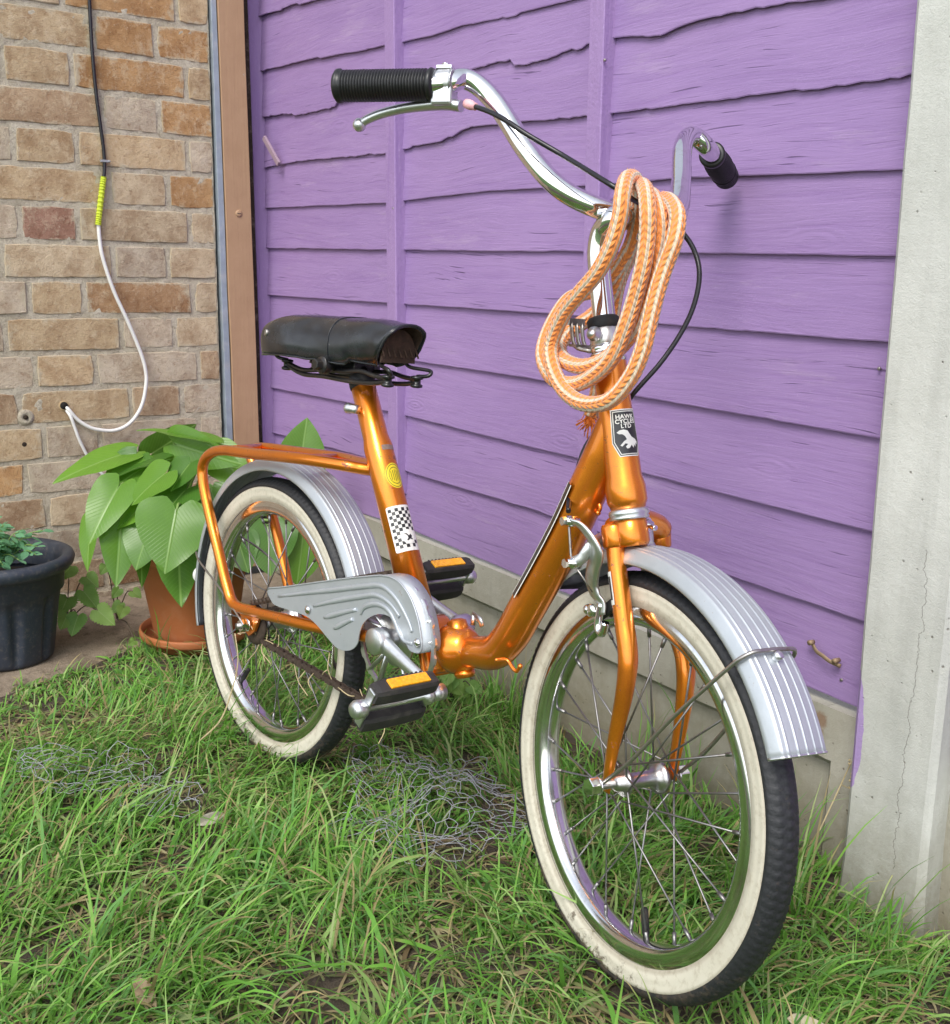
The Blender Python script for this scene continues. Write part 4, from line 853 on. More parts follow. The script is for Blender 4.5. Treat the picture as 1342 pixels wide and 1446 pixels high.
tag(g.build('white_cable', MT['whitecable']), 'white cable hanging in a loop from the taped joint into a hole in the bricks', 'cable')
g = MB(); g.box((XB + .009, -.3755, .893), (.008, .018, .005)); g.lathe((XB + .009, -.367, .893), (1, 0, 0), [(0, .003), (.006, .002)], 8)
tag(g.build('cable_clip', MT['wire'], bevel=.0008), 'small grey cable clip above the taped joint', 'cable clip')

# ------------------------------------------------------------------ bicycle
Cf, Cr = V(DT['Cf']), V(DT['Cr']); nf, nr = V(DT['nf']).normalized(), V(DT['nr']).normalized()
ur = V((0, 0, 1)).cross(nr).normalized(); wr = nr.cross(ur); wr = wr if wr.z > 0 else -wr
uf = V((0, 0, 1)).cross(nf).normalized(); wf = nf.cross(uf); wf = wf if wf.z > 0 else -wf
RT = .2067
O = Cr - wr * RT
MR = Matrix(((ur.x, -nr.x, wr.x, O.x), (ur.y, -nr.y, wr.y, O.y), (ur.z, -nr.z, wr.z, O.z), (0, 0, 0, 1)))
bike = empty('bicycle', MR, None, .2)
tag(bike, 'small orange folding bicycle with whitewall tyres leaning on the purple fence', 'bicycle')
MI = MR.inverted()
def L(u, v, w): return V((u, -v, w + RT))                  # frame coordinates (forward, towards camera side, up; rear axle = origin)
def LL(pts): return [L(*p) for p in pts]
def G(a, v, b): return MI @ (Cf + uf * a + nf * v + wf * b)  # front assembly coordinates
def GG(pts): return [G(*p) for p in pts]
NV = V((0, -1, 0))                                          # towards the camera side
gn = (MI.to_3x3() @ nf).normalized(); gu = (MI.to_3x3() @ uf).normalized(); gw = (MI.to_3x3() @ wf).normalized()

# --- frame
seat = LL(DT['seat']); head = LL(DT['head']); down = LL(DT['down'])
bb = L(*DT['bb'])
sd = (seat[-1] - seat[0]).normalized()
g = MB()
st0, st1 = seat[0], bb + V((0, 0, .01))
Ls = (st1 - st0).length; sdir_ = (st1 - st0).normalized()
g.lathe(st0, sdir_, [(0, .0150), (.0005, .0158), (.070, .0160), (.082, .0182), (Ls, .0190)], 28)
hd = (head[1] - head[0]).normalized(); Lh = (head[1] - head[0]).length
g.lathe(head[0], hd, [(-.004, .0165), (0, .0175), (.012, .0170), (.018, .0165), (Lh - .034, .0176), (Lh - .024, .0198), (Lh - .010, .0198), (Lh - .002, .0165)], 28)
# main beam
d_ = [head[0] + hd * .055] + down
g.tube(cat(d_, 7), lerpl([.0175, .0205, .0212, .0212, .0212, .0212, .0210, .0200, .0185, .0180], (len(d_) - 1) * 7 + 1), 24, flat=.9)
# bottom bracket shell and rear yoke behind the hinge
g.lathe(bb + V((0, -.034, 0)), (0, 1, 0), [(0, .0195), (.002, .0205), (.066, .0205), (.068, .0195)], 24)
hp = LL(DT['hinge'])
g.tube(cat([bb + V((.004, 0, -.004)), bb + V((.02, 0, -.010)), hp[0] + V((-.008, 0, 0))], 5), .0185, 20)
frame = g.build('frame', MT['orange'], bike)
# hinge
g = MB()
hc = (hp[2] + hp[3]) / 2; ha = (hp[1] - hp[0]).normalized()
hup = V((0, 0, 1)); hup = (hup - ha * hup.dot(ha)).normalized(); hs = ha.cross(hup)
RH = Matrix((ha, hs, hup)).transposed()
g.box(hc + ha * .001, (.0075, .052, .052), RH); g.box(hc + ha * .0095, (.0075, .052, .052), RH)
h1 = g.build('hinge_plate', MT['orange'], frame, bevel=.002)
g = MB()
g.box(hc + ha * .022, (.026, .044, .046), RH)
g.build('hinge_block', MT['orange'], frame, bevel=.006)
g = MB()
cc = hc + ha * .046 + hup * .004
g.lathe(hc + ha * .026 + hup * .003, ha, [(0, .018), (.003, .0255), (.009, .0300), (.018, .0300), (.026, .0265), (.034, .0205), (.040, .016)], 30)
g.lathe(cc - hup * .030, hup, [(0, .010), (.004, .013), (.050, .0135), (.060, .0115), (.063, .006)], 20)
g.build('hinge_knuckle', MT['orange'], frame)
g = MB(); g.lathe(cc - hup * .036, hup, [(0, .010), (.004, .0125), (.008, .012)], 18); g.build('hinge_pin', MT['orange'], frame)
g = MB(); a = cc + hup * .028 + V((.015, .012, 0)); g.tube([a, a + V((0, .0, .012))], .003, 8); g.tube([a + V((-.002, 0, .012)), a + V((.016, -.004, .010)), a + V((.020, -.004, .004))], .0042, 8, flat=.4, up=(0, 0, 1))
g.build('hinge_lever', MT['alu'], frame, bevel=.0)
# rack loops = seat stays and chain stays
for key, nm in (('rackN', 'rack_tube'), ('rackF', 'rack_tube')):
    pts = LL(DT[key]); g = MB(); pc = cat(pts, 6)
    g.tube(pc, .0078, 16); g.build('rack_tube', MT['orange'], bike)
# rack cross pieces
rn, rf = LL(DT['rackN']), LL(DT['rackF'])
g = MB()
for i, j in ((5, 4),):
    g.tube([rn[i], rf[j]], .0065, 12)
g.build('rack_crossbar', MT['orange'], bike); g = MB()
g.tube([rn[3] + V((0, 0, 0)), rf[2] + V((.0, 0, 0))], .0055, 12)
g.build('rack_crossbar', MT['orange'], bike)
# rear dropouts
for s in (1, -1):
    g = MB(); v = .047 * s
    g.plate([L(-.014, v, -.010), L(.002, v, -.016), L(.016, v, -.006), L(.028, v, .018), L(.010, v, .030), L(-.040, v, .022), L(-.022, v, .006)], (0, 1, 0), .004)
    g.build('dropout', MT['orange'], bike)
# down tube cable hooks
for h in DT['hooks']:
    g = MB(); pts = LL(h)
    g.tube(cat([pts[0] + V((-.006, -.012, .0))] + pts, 5), .0022, 8); g.sphere(pts[-1], .003, 8); g.build('cable_hook', MT['orange'], bike)
g = MB(); k = L(*DT['hooks'][1][0]); 

# --- stickers wrapped on tubes
cam_l = MI @ V((0, -cd['D'], cd['h']))
def wrap(P0, ax, r, ang0, poly_list, name, mat, parent, off, t0=0.):
    """poly_list: polygons [(s, t)] in metres, s around the tube (right = +), t down the tube axis ax"""
    ax = ax.normalized(); view = cam_l - P0; view = (view - ax * view.dot(ax)).normalized()
    right = ax.cross(view) * 1.0
    rw = (rr); rl = MI.to_3x3() @ rw
    if right.dot(rl) < 0: right = -right
    bm = bmesh.new()
    for poly in poly_list:
        P = [V((s, t, 0)) for s, t in poly]
        vs = [bm.verts.new(p) for p in P]
        for tr in tessellate_polygon([P]):
            try: bm.faces.new([vs[i] for i in tr])
            except ValueError: pass
    for _ in range(5):
        es = [e for e in bm.edges if e.calc_length() > .0035]
        if not es: break
        bmesh.ops.subdivide_edges(bm, edges=es, cuts=1)
        bmesh.ops.triangulate(bm, faces=[f for f in bm.faces if len(f.verts) > 3])
    ro_ = r + off
    for v in bm.verts:
        a = ang0 + v.co.x / r
        v.co = P0 + ax * (v.co.y + t0) + (view * cos(a) + right * sin(a)) * ro_
    me = bpy.data.meshes.new(name); bm.to_mesh(me); bm.free()
    for p in me.polygons: p.use_smooth = True
    me.materials.append(mat)
    ob = bpy.data.objects.new(name, me); COL.objects.link(ob); ob.parent = parent
    # face outwards
    n0 = me.polygons[0].normal; c0 = me.polygons[0].center; rad = (c0 - P0) - ax * (c0 - P0).dot(ax)
    if n0.dot(rad) < 0: me.flip_normals()
    return ob
def rrect(w, h, r=.003, cx=0, cy=0, n=4):
    out = []
    for (sx, sy, a0) in ((1, 1, 0), (-1, 1, pi / 2), (-1, -1, pi), (1, -1, 3 * pi / 2)):
        for i in range(n + 1):
            a = a0 + pi / 2 * i / n
            out.append((cx + sx * (w / 2 - r) + r * cos(a), cy + sy * (h / 2 - r) + r * sin(a)))
    return out
def ell(rx, ry, cx=0, cy=0, n=28): return [(cx + rx * cos(2 * pi * i / n), cy + ry * sin(2 * pi * i / n)) for i in range(n)]
def ringp(r1, r2, ky=1, n=28):
    out = []
    for i in range(n):
        a, b = 2 * pi * i / n, 2 * pi * (i + 1) / n
        out.append([(r1 * cos(a), ky * r1 * sin(a)), (r2 * cos(a), ky * r2 * sin(a)), (r2 * cos(b), ky * r2 * sin(b)), (r1 * cos(b), ky * r1 * sin(b))])
    return out
def text_polys(txt, size, cx, cy):
    """triangles of a line of lettering, t grows downwards"""
    cu = bpy.data.curves.new('lettering', 'FONT'); cu.body = txt; cu.size = size; cu.align_x = 'CENTER'; cu.align_y = 'CENTER'; cu.offset = size * .028; cu.space_character = 1.05
    to = bpy.data.objects.new('lettering', cu); COL.objects.link(to)
    bpy.context.view_layer.update()
    me = bpy.data.meshes.new_from_object(to.evaluated_get(bpy.context.evaluated_depsgraph_get()))
    me.calc_loop_triangles()
    tris = [[(cx + me.vertices[i].co.x, cy - me.vertices[i].co.y) for i in t.vertices] for t in me.loop_triangles]
    bpy.data.objects.remove(to); bpy.data.curves.remove(cu); bpy.data.meshes.remove(me)
    return tris
# head badge
bP = head[0] + hd * (Lh * .0); tb = .0725
bo = [(-.012, -.0235), (.012, -.0235), (.0145, -.004), (.0150, .008), (.0105, .0225), (-.0105, .0225), (-.0150, .008), (-.0145, -.004)]
bo2 = [(x * .90, y * .945) for x, y in bo]; bo3 = [(x * .82, y * .90) for x, y in bo]
bo = [(-.0135, -.0235), (.0135, -.0235), (.0155, .010), (.0115, .0225), (-.0095, .0225), (-.0155, .009)]
sc_ = lambda P, a, b: [(x * a, y * b) for x, y in P]
ANG = radians(27); RHD = .0178
badge = wrap(head[0], hd, RHD, ANG, [bo], 'head_badge', MT['whiteink'], bike, .0003, tb)
wrap(head[0], hd, RHD, ANG, [sc_(bo, .93, .955)], 'badge_rim', MT['blackink'], badge, .0005, tb)
wrap(head[0], hd, RHD, ANG, [sc_(bo, .86, .915)], 'badge_line', MT['whiteink'], badge, .0007, tb)
wrap(head[0], hd, RHD, ANG, [sc_(bo, .80, .88)], 'badge_field', MT['blackink'], badge, .0009, tb)
tx = text_polys('HAWK', .0058, 0, -.0158) + text_polys('CYCLES', .0056, 0, -.0112) + text_polys('LTD', .0056, 0, -.0066)
wrap(head[0], hd, RHD, ANG, tx, 'badge_lettering', MT['whiteink'], badge, .0012, tb)
hawk = [(-.0098, -.0010), (-.0070, -.0030), (-.0030, -.0034), (.0005, -.0022), (.0022, .0010), (.0040, .0040), (.0078, .0062), (.0100, .0090), (.0092, .0118), (.0080, .0100), (.0072, .0140), (.0058, .0112), (.0048, .0150), (.0030, .0118), (.0005, .0148), (-.0018, .0152), (-.0030, .0132), (-.0005, .0108), (-.0030, .0100), (-.0062, .0128), (-.0078, .0116), (-.0040, .0078), (-.0012, .0062), (-.0025, .0030), (-.0048, .0010), (-.0078, .0006)]
wrap(head[0], hd, RHD, ANG, [hawk], 'badge_hawk', MT['whiteink'], badge, .0012, tb)
# seat tube checker sticker
tc = Ls * .62; SA = radians(22); RS = .01875
stk = wrap(seat[0], sdir_, RS, SA, [rrect(.034, .058, .0025)], 'checker_sticker', MT['whiteink'], bike, .0003, tc)
sq = .0042; chk = []
for i in range(7):
    for j in range(12):
        s0, t0_ = -.0148 + i * sq, -.0258 + j * sq
        if (i + j) % 2 == 0 and not ((s0 + sq / 2 - .003) ** 2 + (t0_ + sq / 2 - .0115) ** 2 < .0098 ** 2): chk.append([(s0, t0_), (s0 + sq, t0_), (s0 + sq, t0_ + sq), (s0, t0_ + sq)])
wrap(seat[0], sdir_, RS, SA, chk, 'checker_print', MT['blackink'], stk, .0006, tc)
wrap(seat[0], sdir_, RS, SA, [ell(.0085, .0092, .003, .0115)], 'hawk_roundel', MT['whiteink'], stk, .0008, tc)
hk = [(-.0055, -.0048), (-.0020, -.0040), (.0005, -.0010), (.0030, -.0030), (.0046, -.0002), (.0032, .0018), (.0055, .0042), (.0030, .0040), (.0012, .0030), (-.0012, .0048), (-.0035, .0045), (-.0010, .0018), (-.0012, -.0008), (-.0030, -.0030)]
wrap(seat[0], sdir_, RS, SA, [[(x + .003, y + .0115) for x, y in hk]], 'hawk_print', MT['blackink'], stk, .0010, tc)
# yellow roundel
ty = Ls * .405; YA = radians(40)
yr_ = wrap(seat[0], sdir_, .0183, YA, [ell(.0125, .0165)], 'yellow_sticker', MT['yellowink'], bike, .0004, ty)
rg = ringp(.0108, .0113, 1.32) + ringp(.0078, .0083, 1.32)
for k in range(-2, 3): rg.append([(-.0003 + k * .0026, -.0075 + abs(k) * .001), (.0003 + k * .0026, -.0075 + abs(k) * .001), (.0003 + k * .0026, .0075 - abs(k) * .001), (-.0003 + k * .0026, .0075 - abs(k) * .001)])
wrap(seat[0], sdir_, .0183, YA, rg, 'sticker_rings', MT['blackink'], yr_, .0007, ty)
gp_ = wrap(seat[0], sdir_, .0181, radians(45), [rrect(.020, .0065, .0012)], 'worn_label', MT['greyplate'], bike, .0004, Ls * .285)
# stripe decal along the beam's upper side
bp = cat(d_, 7)
def strip_on(pts, r, ang, w, name, mat, parent, off):
    g = MB(); vs = []
    for i, P in enumerate(pts):
        T = (pts[min(i + 1, len(pts) - 1)] - pts[max(i - 1, 0)]).normalized()
        view = cam_l - P; view = (view - T * view.dot(T)).normalized(); right = T.cross(view)
        rl = MI.to_3x3() @ (rr)
        if right.dot(rl) < 0: right = -right
        for k in range(5):
            a = ang + (k / 4 - .5) * w / r
            vs.append(P + (view * cos(a) + right * sin(a)) * (r + off))
    fs = [(i * 5 + k, i * 5 + k + 1, (i + 1) * 5 + k + 1, (i + 1) * 5 + k) for i in range(len(pts) - 1) for k in range(4)]
    g.add(vs, fs); return g.build(name, mat, parent)
sp = bp[14:34]
dk = strip_on(sp, .0212, radians(-62), .0085, 'stripe_decal', MT['blackink'], bike, .0006)
strip_on(sp, .0212, radians(-51), .0014, 'stripe_edge', MT['whiteink'], dk, .0009)
strip_on(sp, .0212, radians(-72), .0014, 'stripe_edge', MT['whiteink'], dk, .0009)

# --- wheels
def wheel(M, flat=False, seed=1):
    w_ = empty('wheel', M, bike, .05)
    seg = 720
    # tyre with tread: profile in (lateral, radius)
    prof = [(-.0085, .1665), (-.0100, .170), (-.0138, .176), (-.0156, .183), (-.0162, .190), (-.0160, .1935), (-.0168, .1955), (-.0163, .1985), (-.0140, .2015), (-.0115, .2034), (-.0085, .2050), (-.0055, .2060), (-.0025, .2066), (0, .2067)]
    prof = prof + [(-a, b) for a, b in prof[::-1][1:]]
    vs = []; m_ = len(prof)
    for i in range(seg):
        th = 2 * pi * i / seg
        for k, (y, r) in enumerate(prof):
            dr = 0
            if r > .1945:
                yy = abs(y) / .0165
                ph = (i / 5.0 + 1.3 * abs(((yy * 2.2) % 1) - .5) * 2)
                gro = abs((ph % 1) - .5) < .16
                dr = -.0011 if gro or (abs(yy - .34) < .05) or (abs(yy - .80) < .05) else 0.0
            vs.append((cos(th) * (r + dr), y, sin(th) * (r + dr)))
    fs = []; mi = []
    for i in range(seg):
        i2 = (i + 1) % seg
        for k in range(m_ - 1):
            fs.append((i * m_ + k, i * m_ + k + 1, i2 * m_ + k + 1, i2 * m_ + k))
    g = MB(); g.add(vs, [f[::-1] for f in fs]); g.build('tyre', MT['tyre'], w_)
    for s in (1, -1):
        g = MB(); pr = [(-.0108, .1698), (-.0130, .1728), (-.0147, .1757), (-.0164, .1830), (-.0170, .1895), (-.0169, .1930), (-.0164, .1936)]
        vs = []; n_ = 160
        for i in range(n_):
            th = 2 * pi * i / n_
            for y, r in pr: vs.append((cos(th) * r, y * s, sin(th) * r))
        k_ = len(pr)
        fs = [(i * k_ + k, i * k_ + k + 1, ((i + 1) % n_) * k_ + k + 1, ((i + 1) % n_) * k_ + k) for i in range(n_) for k in range(k_ - 1)]
        g.add(vs, fs if s < 0 else [f[::-1] for f in fs]); g.build('whitewall', MT['whitewall'], w_)
    # rim
    pr = [(-.0102, .1722), (-.0120, .1742), (-.0134, .1730), (-.0136, .1660), (-.0130, .1600), (-.0112, .1570), (-.0085, .1548), (-.0040, .1533), (0, .1530)]
    pr = pr + [(-a, b) for a, b in pr[::-1][1:]]
    pr += [(.009, .168), (.004, .158), (-.004, .158), (-.009, .168)]
    vs = []; n_ = 160; k_ = len(pr)
    for i in range(n_):
        th = 2 * pi * i / n_
        for y, r in pr: vs.append((cos(th) * r, y, sin(th) * r))
    fs = [(i * k_ + k, ((i + 1) % n_) * k_ + k, ((i + 1) % n_) * k_ + (k + 1) % k_, i * k_ + (k + 1) % k_) for i in range(n_) for k in range(k_)]
    g = MB(); g.add(vs, fs[::1]); g.build('rim', MT['rim'], w_)
    return w_
def spokes(w_, off0, hubr, fl, lat0, phase):
    # 28 spokes in four mirrored families that share four meshes
    n = 28; fam = {}
    for k in range(n):
        f = k % 4
        s = 1 if k % 2 == 0 else -1; tw = 1 if (k // 2) % 2 == 0 else -1
        if f not in fam:
            a0 = -2 * pi / n * 0
            hub = V((cos(tw * 1.15) * hubr, s * fl + lat0, sin(tw * 1.15) * hubr)); rim_ = V((.1535, s * .003, 0))
            g = MB(); g.tube([hub, hub + (rim_ - hub) * .5, rim_], .00105, 6)
            dn = (hub - rim_).normalized(); g.tube([rim_, rim_ + dn * .011], .0020, 8)
            fam[f] = g.mesh('spoke', MT['spoke'])
        o = bpy.data.objects.new('spoke', fam[f]); COL.objects.link(o); o.parent = w_
        o.rotation_euler = (0, phase + 2 * pi * k / n, 0)
def valve(w_, ang):
    g = MB(); d = V((cos(ang), 0, sin(ang)))
    g.lathe(d * .154, -d, [(0, .0032), (.006, .0030), (.008, .0038), (.030, .0038), (.032, .0026)], 12); g.build('valve', MT['rubber'], w_)
def wm(C_, u_, n_, w__):
    MW = Matrix(((u_.x, -n_.x, w__.x, C_.x), (u_.y, -n_.y, w__.y, C_.y), (u_.z, -n_.z, w__.z, C_.z), (0, 0, 0, 1)))
    return MI @ MW
wr_ = wheel(wm(Cr, ur, nr, wr)); wf_ = wheel(wm(Cf, uf, nf, wf))
spokes(wf_, 0, .017, .028, .004, .1); spokes(wr_, 0, .019, .026, 0, .25)
valve(wf_, radians(-72)); valve(wr_, radians(-128))
# hubs
g = MB(); Y = V((0, 1, 0)); c = V((0, .005, 0))
def hubm(c, h, fr_, br): return [(-h, .004), (-h + .002, .008), (-h + .010, .009), (-h + .011, fr_ * .86), (-h + .0135, fr_ * .86), (-h + .015, fr_ * .62), (-h + .022, br), (h - .022, br), (h - .016, fr_ * .78), (h - .0145, fr_), (h - .011, fr_), (h - .010, .012), (h - .002, .009), (h, .004)]
g.lathe(c, Y, hubm(c, .034, .0165, .0080), 24); g.build('hub', MT['steel2'], wf_)
g = MB(); g.lathe(c - Y * .058, Y, [(0, .0042), (.116, .0042)], 12); g.build('axle', MT['steel'], wf_)
for s, a in ((-1, -.0535), (1, .0425)):
    g = MB(); g.lathe(c + Y * (a if s > 0 else a), Y, [(0, .0088), (.002, .0092)], 16); g.nut(c + Y * (a + (.002 if s > 0 else -.0105)), Y, .0095, .0105); g.build('axle_nut', MT['chrome'], wf_, bevel=.0008)
g = MB(); g.lathe(V((0, 0, 0)), Y, hubm(c, .036, .021, .012), 24); g.build('hub', MT['alu'], wr_)
g = MB(); g.lathe(V((0, -.066, 0)), Y, [(0, .0045), (.128, .0045)], 12); g.build('axle', MT['steel'], wr_)
for s in (-1, 1):
    g = MB(); g.lathe(V((0, s * .050 - .001, 0)), Y, [(0, .0095), (.002, .0095)], 16); g.nut(V((0, s * .056 - .0045, 0)), Y, .0092, .009); g.build('axle_nut', MT['chrome'], wr_, bevel=.0008)
g = MB(); g.lathe(V((0, -.040, 0)), Y, [(0, .024), (.002, .030), (.0045, .030), (.006, .022)], 36); g.build('sprocket', MT['rust'], wr_)

# --- mudguards
def sweep_arc(fn, c, a0, a1, n, prof, back=.0011):
    """prof (lateral v, radius)"""
    vs = []; k_ = len(prof) * 2
    full = [(v, r) for v, r in prof] + [(v * .985, r - back) for v, r in prof[::-1]]
    for i in range(n + 1):
        a = a0 + (a1 - a0) * i / n
        for v, r in full: vs.append(fn(c[0] + cos(a) * r, v, c[1] + sin(a) * r))
    fs = [(i * k_ + k, i * k_ + (k + 1) % k_, (i + 1) * k_ + (k + 1) % k_, (i + 1) * k_ + k) for i in range(n) for k in range(k_)]
    fs.append(tuple(range(k_))[::-1]); fs.append(tuple(n * k_ + k for k in range(k_)))
    return vs, fs
def mg_prof(r0):
    top = []
    vv = np.linspace(-.0235, .0235, 91)
    for v in vv:
        cr = .0030 * (1 - (v / .0235) ** 2)
        rid = .0009 * max(0, cos(2 * pi * v / .0094)) ** 6
        top.append((float(v), r0 + .0125 + cr + rid))
    return [(-.0268, r0 - .0015), (-.0274, r0), (-.0267, r0 + .003), (-.0245, r0 + .0100)] + top + [(.0250, r0 + .0100), (.0280, r0 + .003), (.0288, r0), (.0281, r0 - .0015)]
vs, fs = sweep_arc(G, (.004, .004), radians(28.8), radians(134), 64, mg_prof(.2135))
g = MB(); g.add(vs, fs); mgf = g.build('front_mudguard', MT['mudguard'], bike)
vs, fs = sweep_arc(L, (.018, .008), radians(10), radians(197), 100, mg_prof(.2140))
g = MB(); g.add(vs, fs); mgr = g.build('rear_mudguard', MT['mudguard'], bike)
# stays
def MG(r, v, a=radians(51.0)): return G(.004 + cos(a) * r, v, .004 + sin(a) * r)
g = MB(); sp_w = [G(-.004, .046, -.006), G(.006, .0455, .006), G(.040, .044, .043)] + [MG(r, v) for r, v in ((.120, .040), (.180, .036), (.213, .0325), (.2235, .0300), (.2315, .0225), (.2330, .010), (.2335, 0), (.2330, -.010), (.2315, -.0225), (.2235, -.0300), (.213, -.0325), (.180, -.036), (.120, -.042))] + [G(.040, -.046, .043), G(.004, -.049, .004)]
g.tube(cat(sp_w, 5), .0020, 8); g.build('mudguard_stay', MT['steel'], bike)
g = MB(); g.tube([G(.004 + cos(radians(28.9)) * r, v, .004 + sin(radians(28.9)) * r) for v, r in [(a, b - .0004) for a, b in mg_prof(.2135)[1:-1]]], .0013, 6); g.build('rolled_edge', MT['alu'], mgf)
g = MB(); p_ = MG(.2305, 0, radians(49.5)); g.lathe(p_, (p_ - G(0, 0, 0)), [(-.004, .004), (.005, .0042), (.006, .002)], 10); g.build('stay_rivet', MT['alu'], mgf)
g = MB(); g.tube(cat(LL(DT['rstay']), 6), .0016, 8)
g.tube(cat([L(-.006, -.055, 0), L(-.10, -.05, .06), L(-.19, -.036, .085), L(-.212, -.01, .09), L(-.212, .012, .088)], 6), .0016, 8); g.build('mudguard_stay', MT['steel'], bike)
g = MB(); rp = L(-.214, 0.008, .018); g.lathe(rp, V((-1, 0, .0)), [(0, .014), (.004, .0145), (.008, .0135), (.010, .010)], 24); g.build('rear_reflector', MT['white'], bike)
# front mudguard bracket and bolt on the crown
cw = GG(DT['crown'])
g = MB(); a = cw[4]; 
pb = [G(-.0405, .000, .252), G(-.0395, 0, .243), G(-.036, 0, .233), G(-.030, 0, .2285), G(-.018, 0, .2315)]
g.tube(pb, .0085, 8, flat=.12, up=tuple(gn)); g.build('mudguard_bracket', MT['alu'], bike)
g = MB(); g.lathe(G(-.044, 0, .249), gu, [(0, .0085), (.002, .0085)], 16); g.nut(G(-.042, 0, .249), gu, .0068, .006); g.lathe(G(-.036, 0, .249), gu, [(0, .003), (.010, .003)], 10); g.build('crown_bolt', MT['chrome'], bike, bevel=.0006)

# --- fork
fn_, ff_ = GG(DT['forkN']), GG(DT['forkF'])
g = MB()
for P in (fn_, ff_):
    pc = cat(P, 6); rs = lerpl([.0092, .0092, .0094, .0096, .0098, .0098, .0092, .0080, .0070, .0062], len(pc)); fl = lerpl([1, 1, 1, 1, 1, 1, .9, .7, .45, .25], len(pc))
    g.tube(pc, rs, 18, flat=fl, up=tuple(gn) if False else tuple(gu))
fork = g.build('fork', MT['orange'], bike)
g = MB()
ca, cb, cc_ = G(-.052, .030, .236), G(-.058, 0, .2455), G(-.066, -.040, .232)
cr_ = cat([fn_[0] + gw * .006, G(-.053, .020, .2445), G(-.058, -.003, .2465), G(-.064, -.028, .2435), ff_[0] + gw * .006], 6)
g.tube(cr_, lerpl([.0135, .0130, .0150, .0130, .0135], len(cr_)), 20, flat=.95)
for P in (fn_, ff_): 
    d = (P[1] - P[0]).normalized(); g.lathe(P[0] - d * .012, d, [(0, .006), (.001, .0115), (.004, .0125), (.022, .0122), (.024, .0105)], 20)
g.lathe(head[1] + hd * .008, hd, [(0, .0155), (.001, .0165), (.022, .0170), (.026, .0150)], 24)
g.build('fork_crown', MT['orange'], fork)
# small decal on the near blade
fb = cat(fn_, 6)[7:15]
dk = strip_on(fb, .0094, radians(-62), .006, 'fork_decal', MT['whiteink'], fork, .0005); strip_on(fb[1:-1], .0094, radians(-62), .003, 'fork_decal_line', MT['blackink'], dk, .0008)
# headset
g = MB()
g.lathe(head[1], hd, [(-.003, .0160), (-.001, .0192), (.003, .0200), (.0045, .0185), (.006, .0195), (.008, .0190)], 28)
g.build('lower_headset_cup', MT['alu'], bike)
g = MB()
g.lathe(head[0], -hd, [(-.002, .0165), (.001, .0185), (.004, .0185), (.005, .0160), (.007, .0175), (.009, .0175), (.010, .0155), (.0125, .0168), (.016, .0168), (.018, .0135)], 28)
g.build('upper_headset', MT['chrome'], bike)
g = MB(); ux = -hd
g.lathe(head[0] + ux * .017, ux, [(0, .0150), (.001, .0158), (.016, .0150), (.017, .0140)], 24)
cl0 = head[0] + ux * .028 + V((.004, -.0145, 0)); g.lathe(cl0 + V((.0, -.004, 0)), V((.5, -1, 0)), [(0, .0072), (.006, .0070), (.008, .0045), (.012, .0045)], 14)
g.build('stem_clamp', MT['alu'], bike)
g = MB(); g.lathe(head[0] + ux * .033, ux, [(0, .0150), (.001, .0162), (.010, .0160), (.012, .0140)], 24); g.build('stem_collar', MT['rubber'], bike)
# lamp bracket tab behind the headset
g = MB(); b0 = head[0] + ux * .010
q0 = b0 + V((-.012, -.004, .0)); q1 = b0 + V((-.030, -.008, .004)); q2 = b0 + V((-.036, -.010, .026))
for dy in (-.0075, .0, .0075): g.tube(cat([q0 + V((0, dy, 0)), q1 + V((0, dy, 0)), q2 + V((0, dy, 0))], 4), .0022, 6, flat=.5)
g.box(q2 + V((0, 0, .001)), (.003, .022, .007)); g.box(q1, (.010, .022, .0028)); g.build('lamp_bracket', MT['steel'], bike)

# --- stem
spn = LL(DT['stem']); barA = GG(DT['barA']); barB = GG(DT['barB'])
mid = (barA[0] + barB[0]) / 2
st = [head[0]] + spn[1:6] + [spn[5] * .35 + mid * .65 + V((-.004, 0, -.002))]
g = MB(); pc = cat([head[0] + ux * .0] + spn[1:7] + [mid + V((-.006, 0, 0))], 6); g.tube(pc, lerpl([.0112, .0112, .0112, .0112, .0115, .0120, .0120, .0120], len(pc)), 20); g.build('stem', MT['chrome'], bike)
bd = (barA[0] - barB[0]).normalized()
g = MB(); g.lathe(mid - bd * .019, bd, [(0, .0148), (.002, .0158), (.036, .0158), (.038, .0148)], 26); g.build('bar_clamp', MT['chrome'], bike)
g = MB(); fx_ = mid + V((.019, 0, .0)) - bd * .0 + V((0, -.002, 0))
g.lathe(fx_ + V((0, 0, .017)), (0, 0, -1), [(0, .0035), (.004, .0042), (.005, .0062), (.012, .0062), (.013, .0045), (.020, .0058), (.027, .0058), (.029, .0042), (.034, .0050), (.040, .0050), (.043, .003)], 14); g.build('clamp_bolt', MT['chrome'], bike)

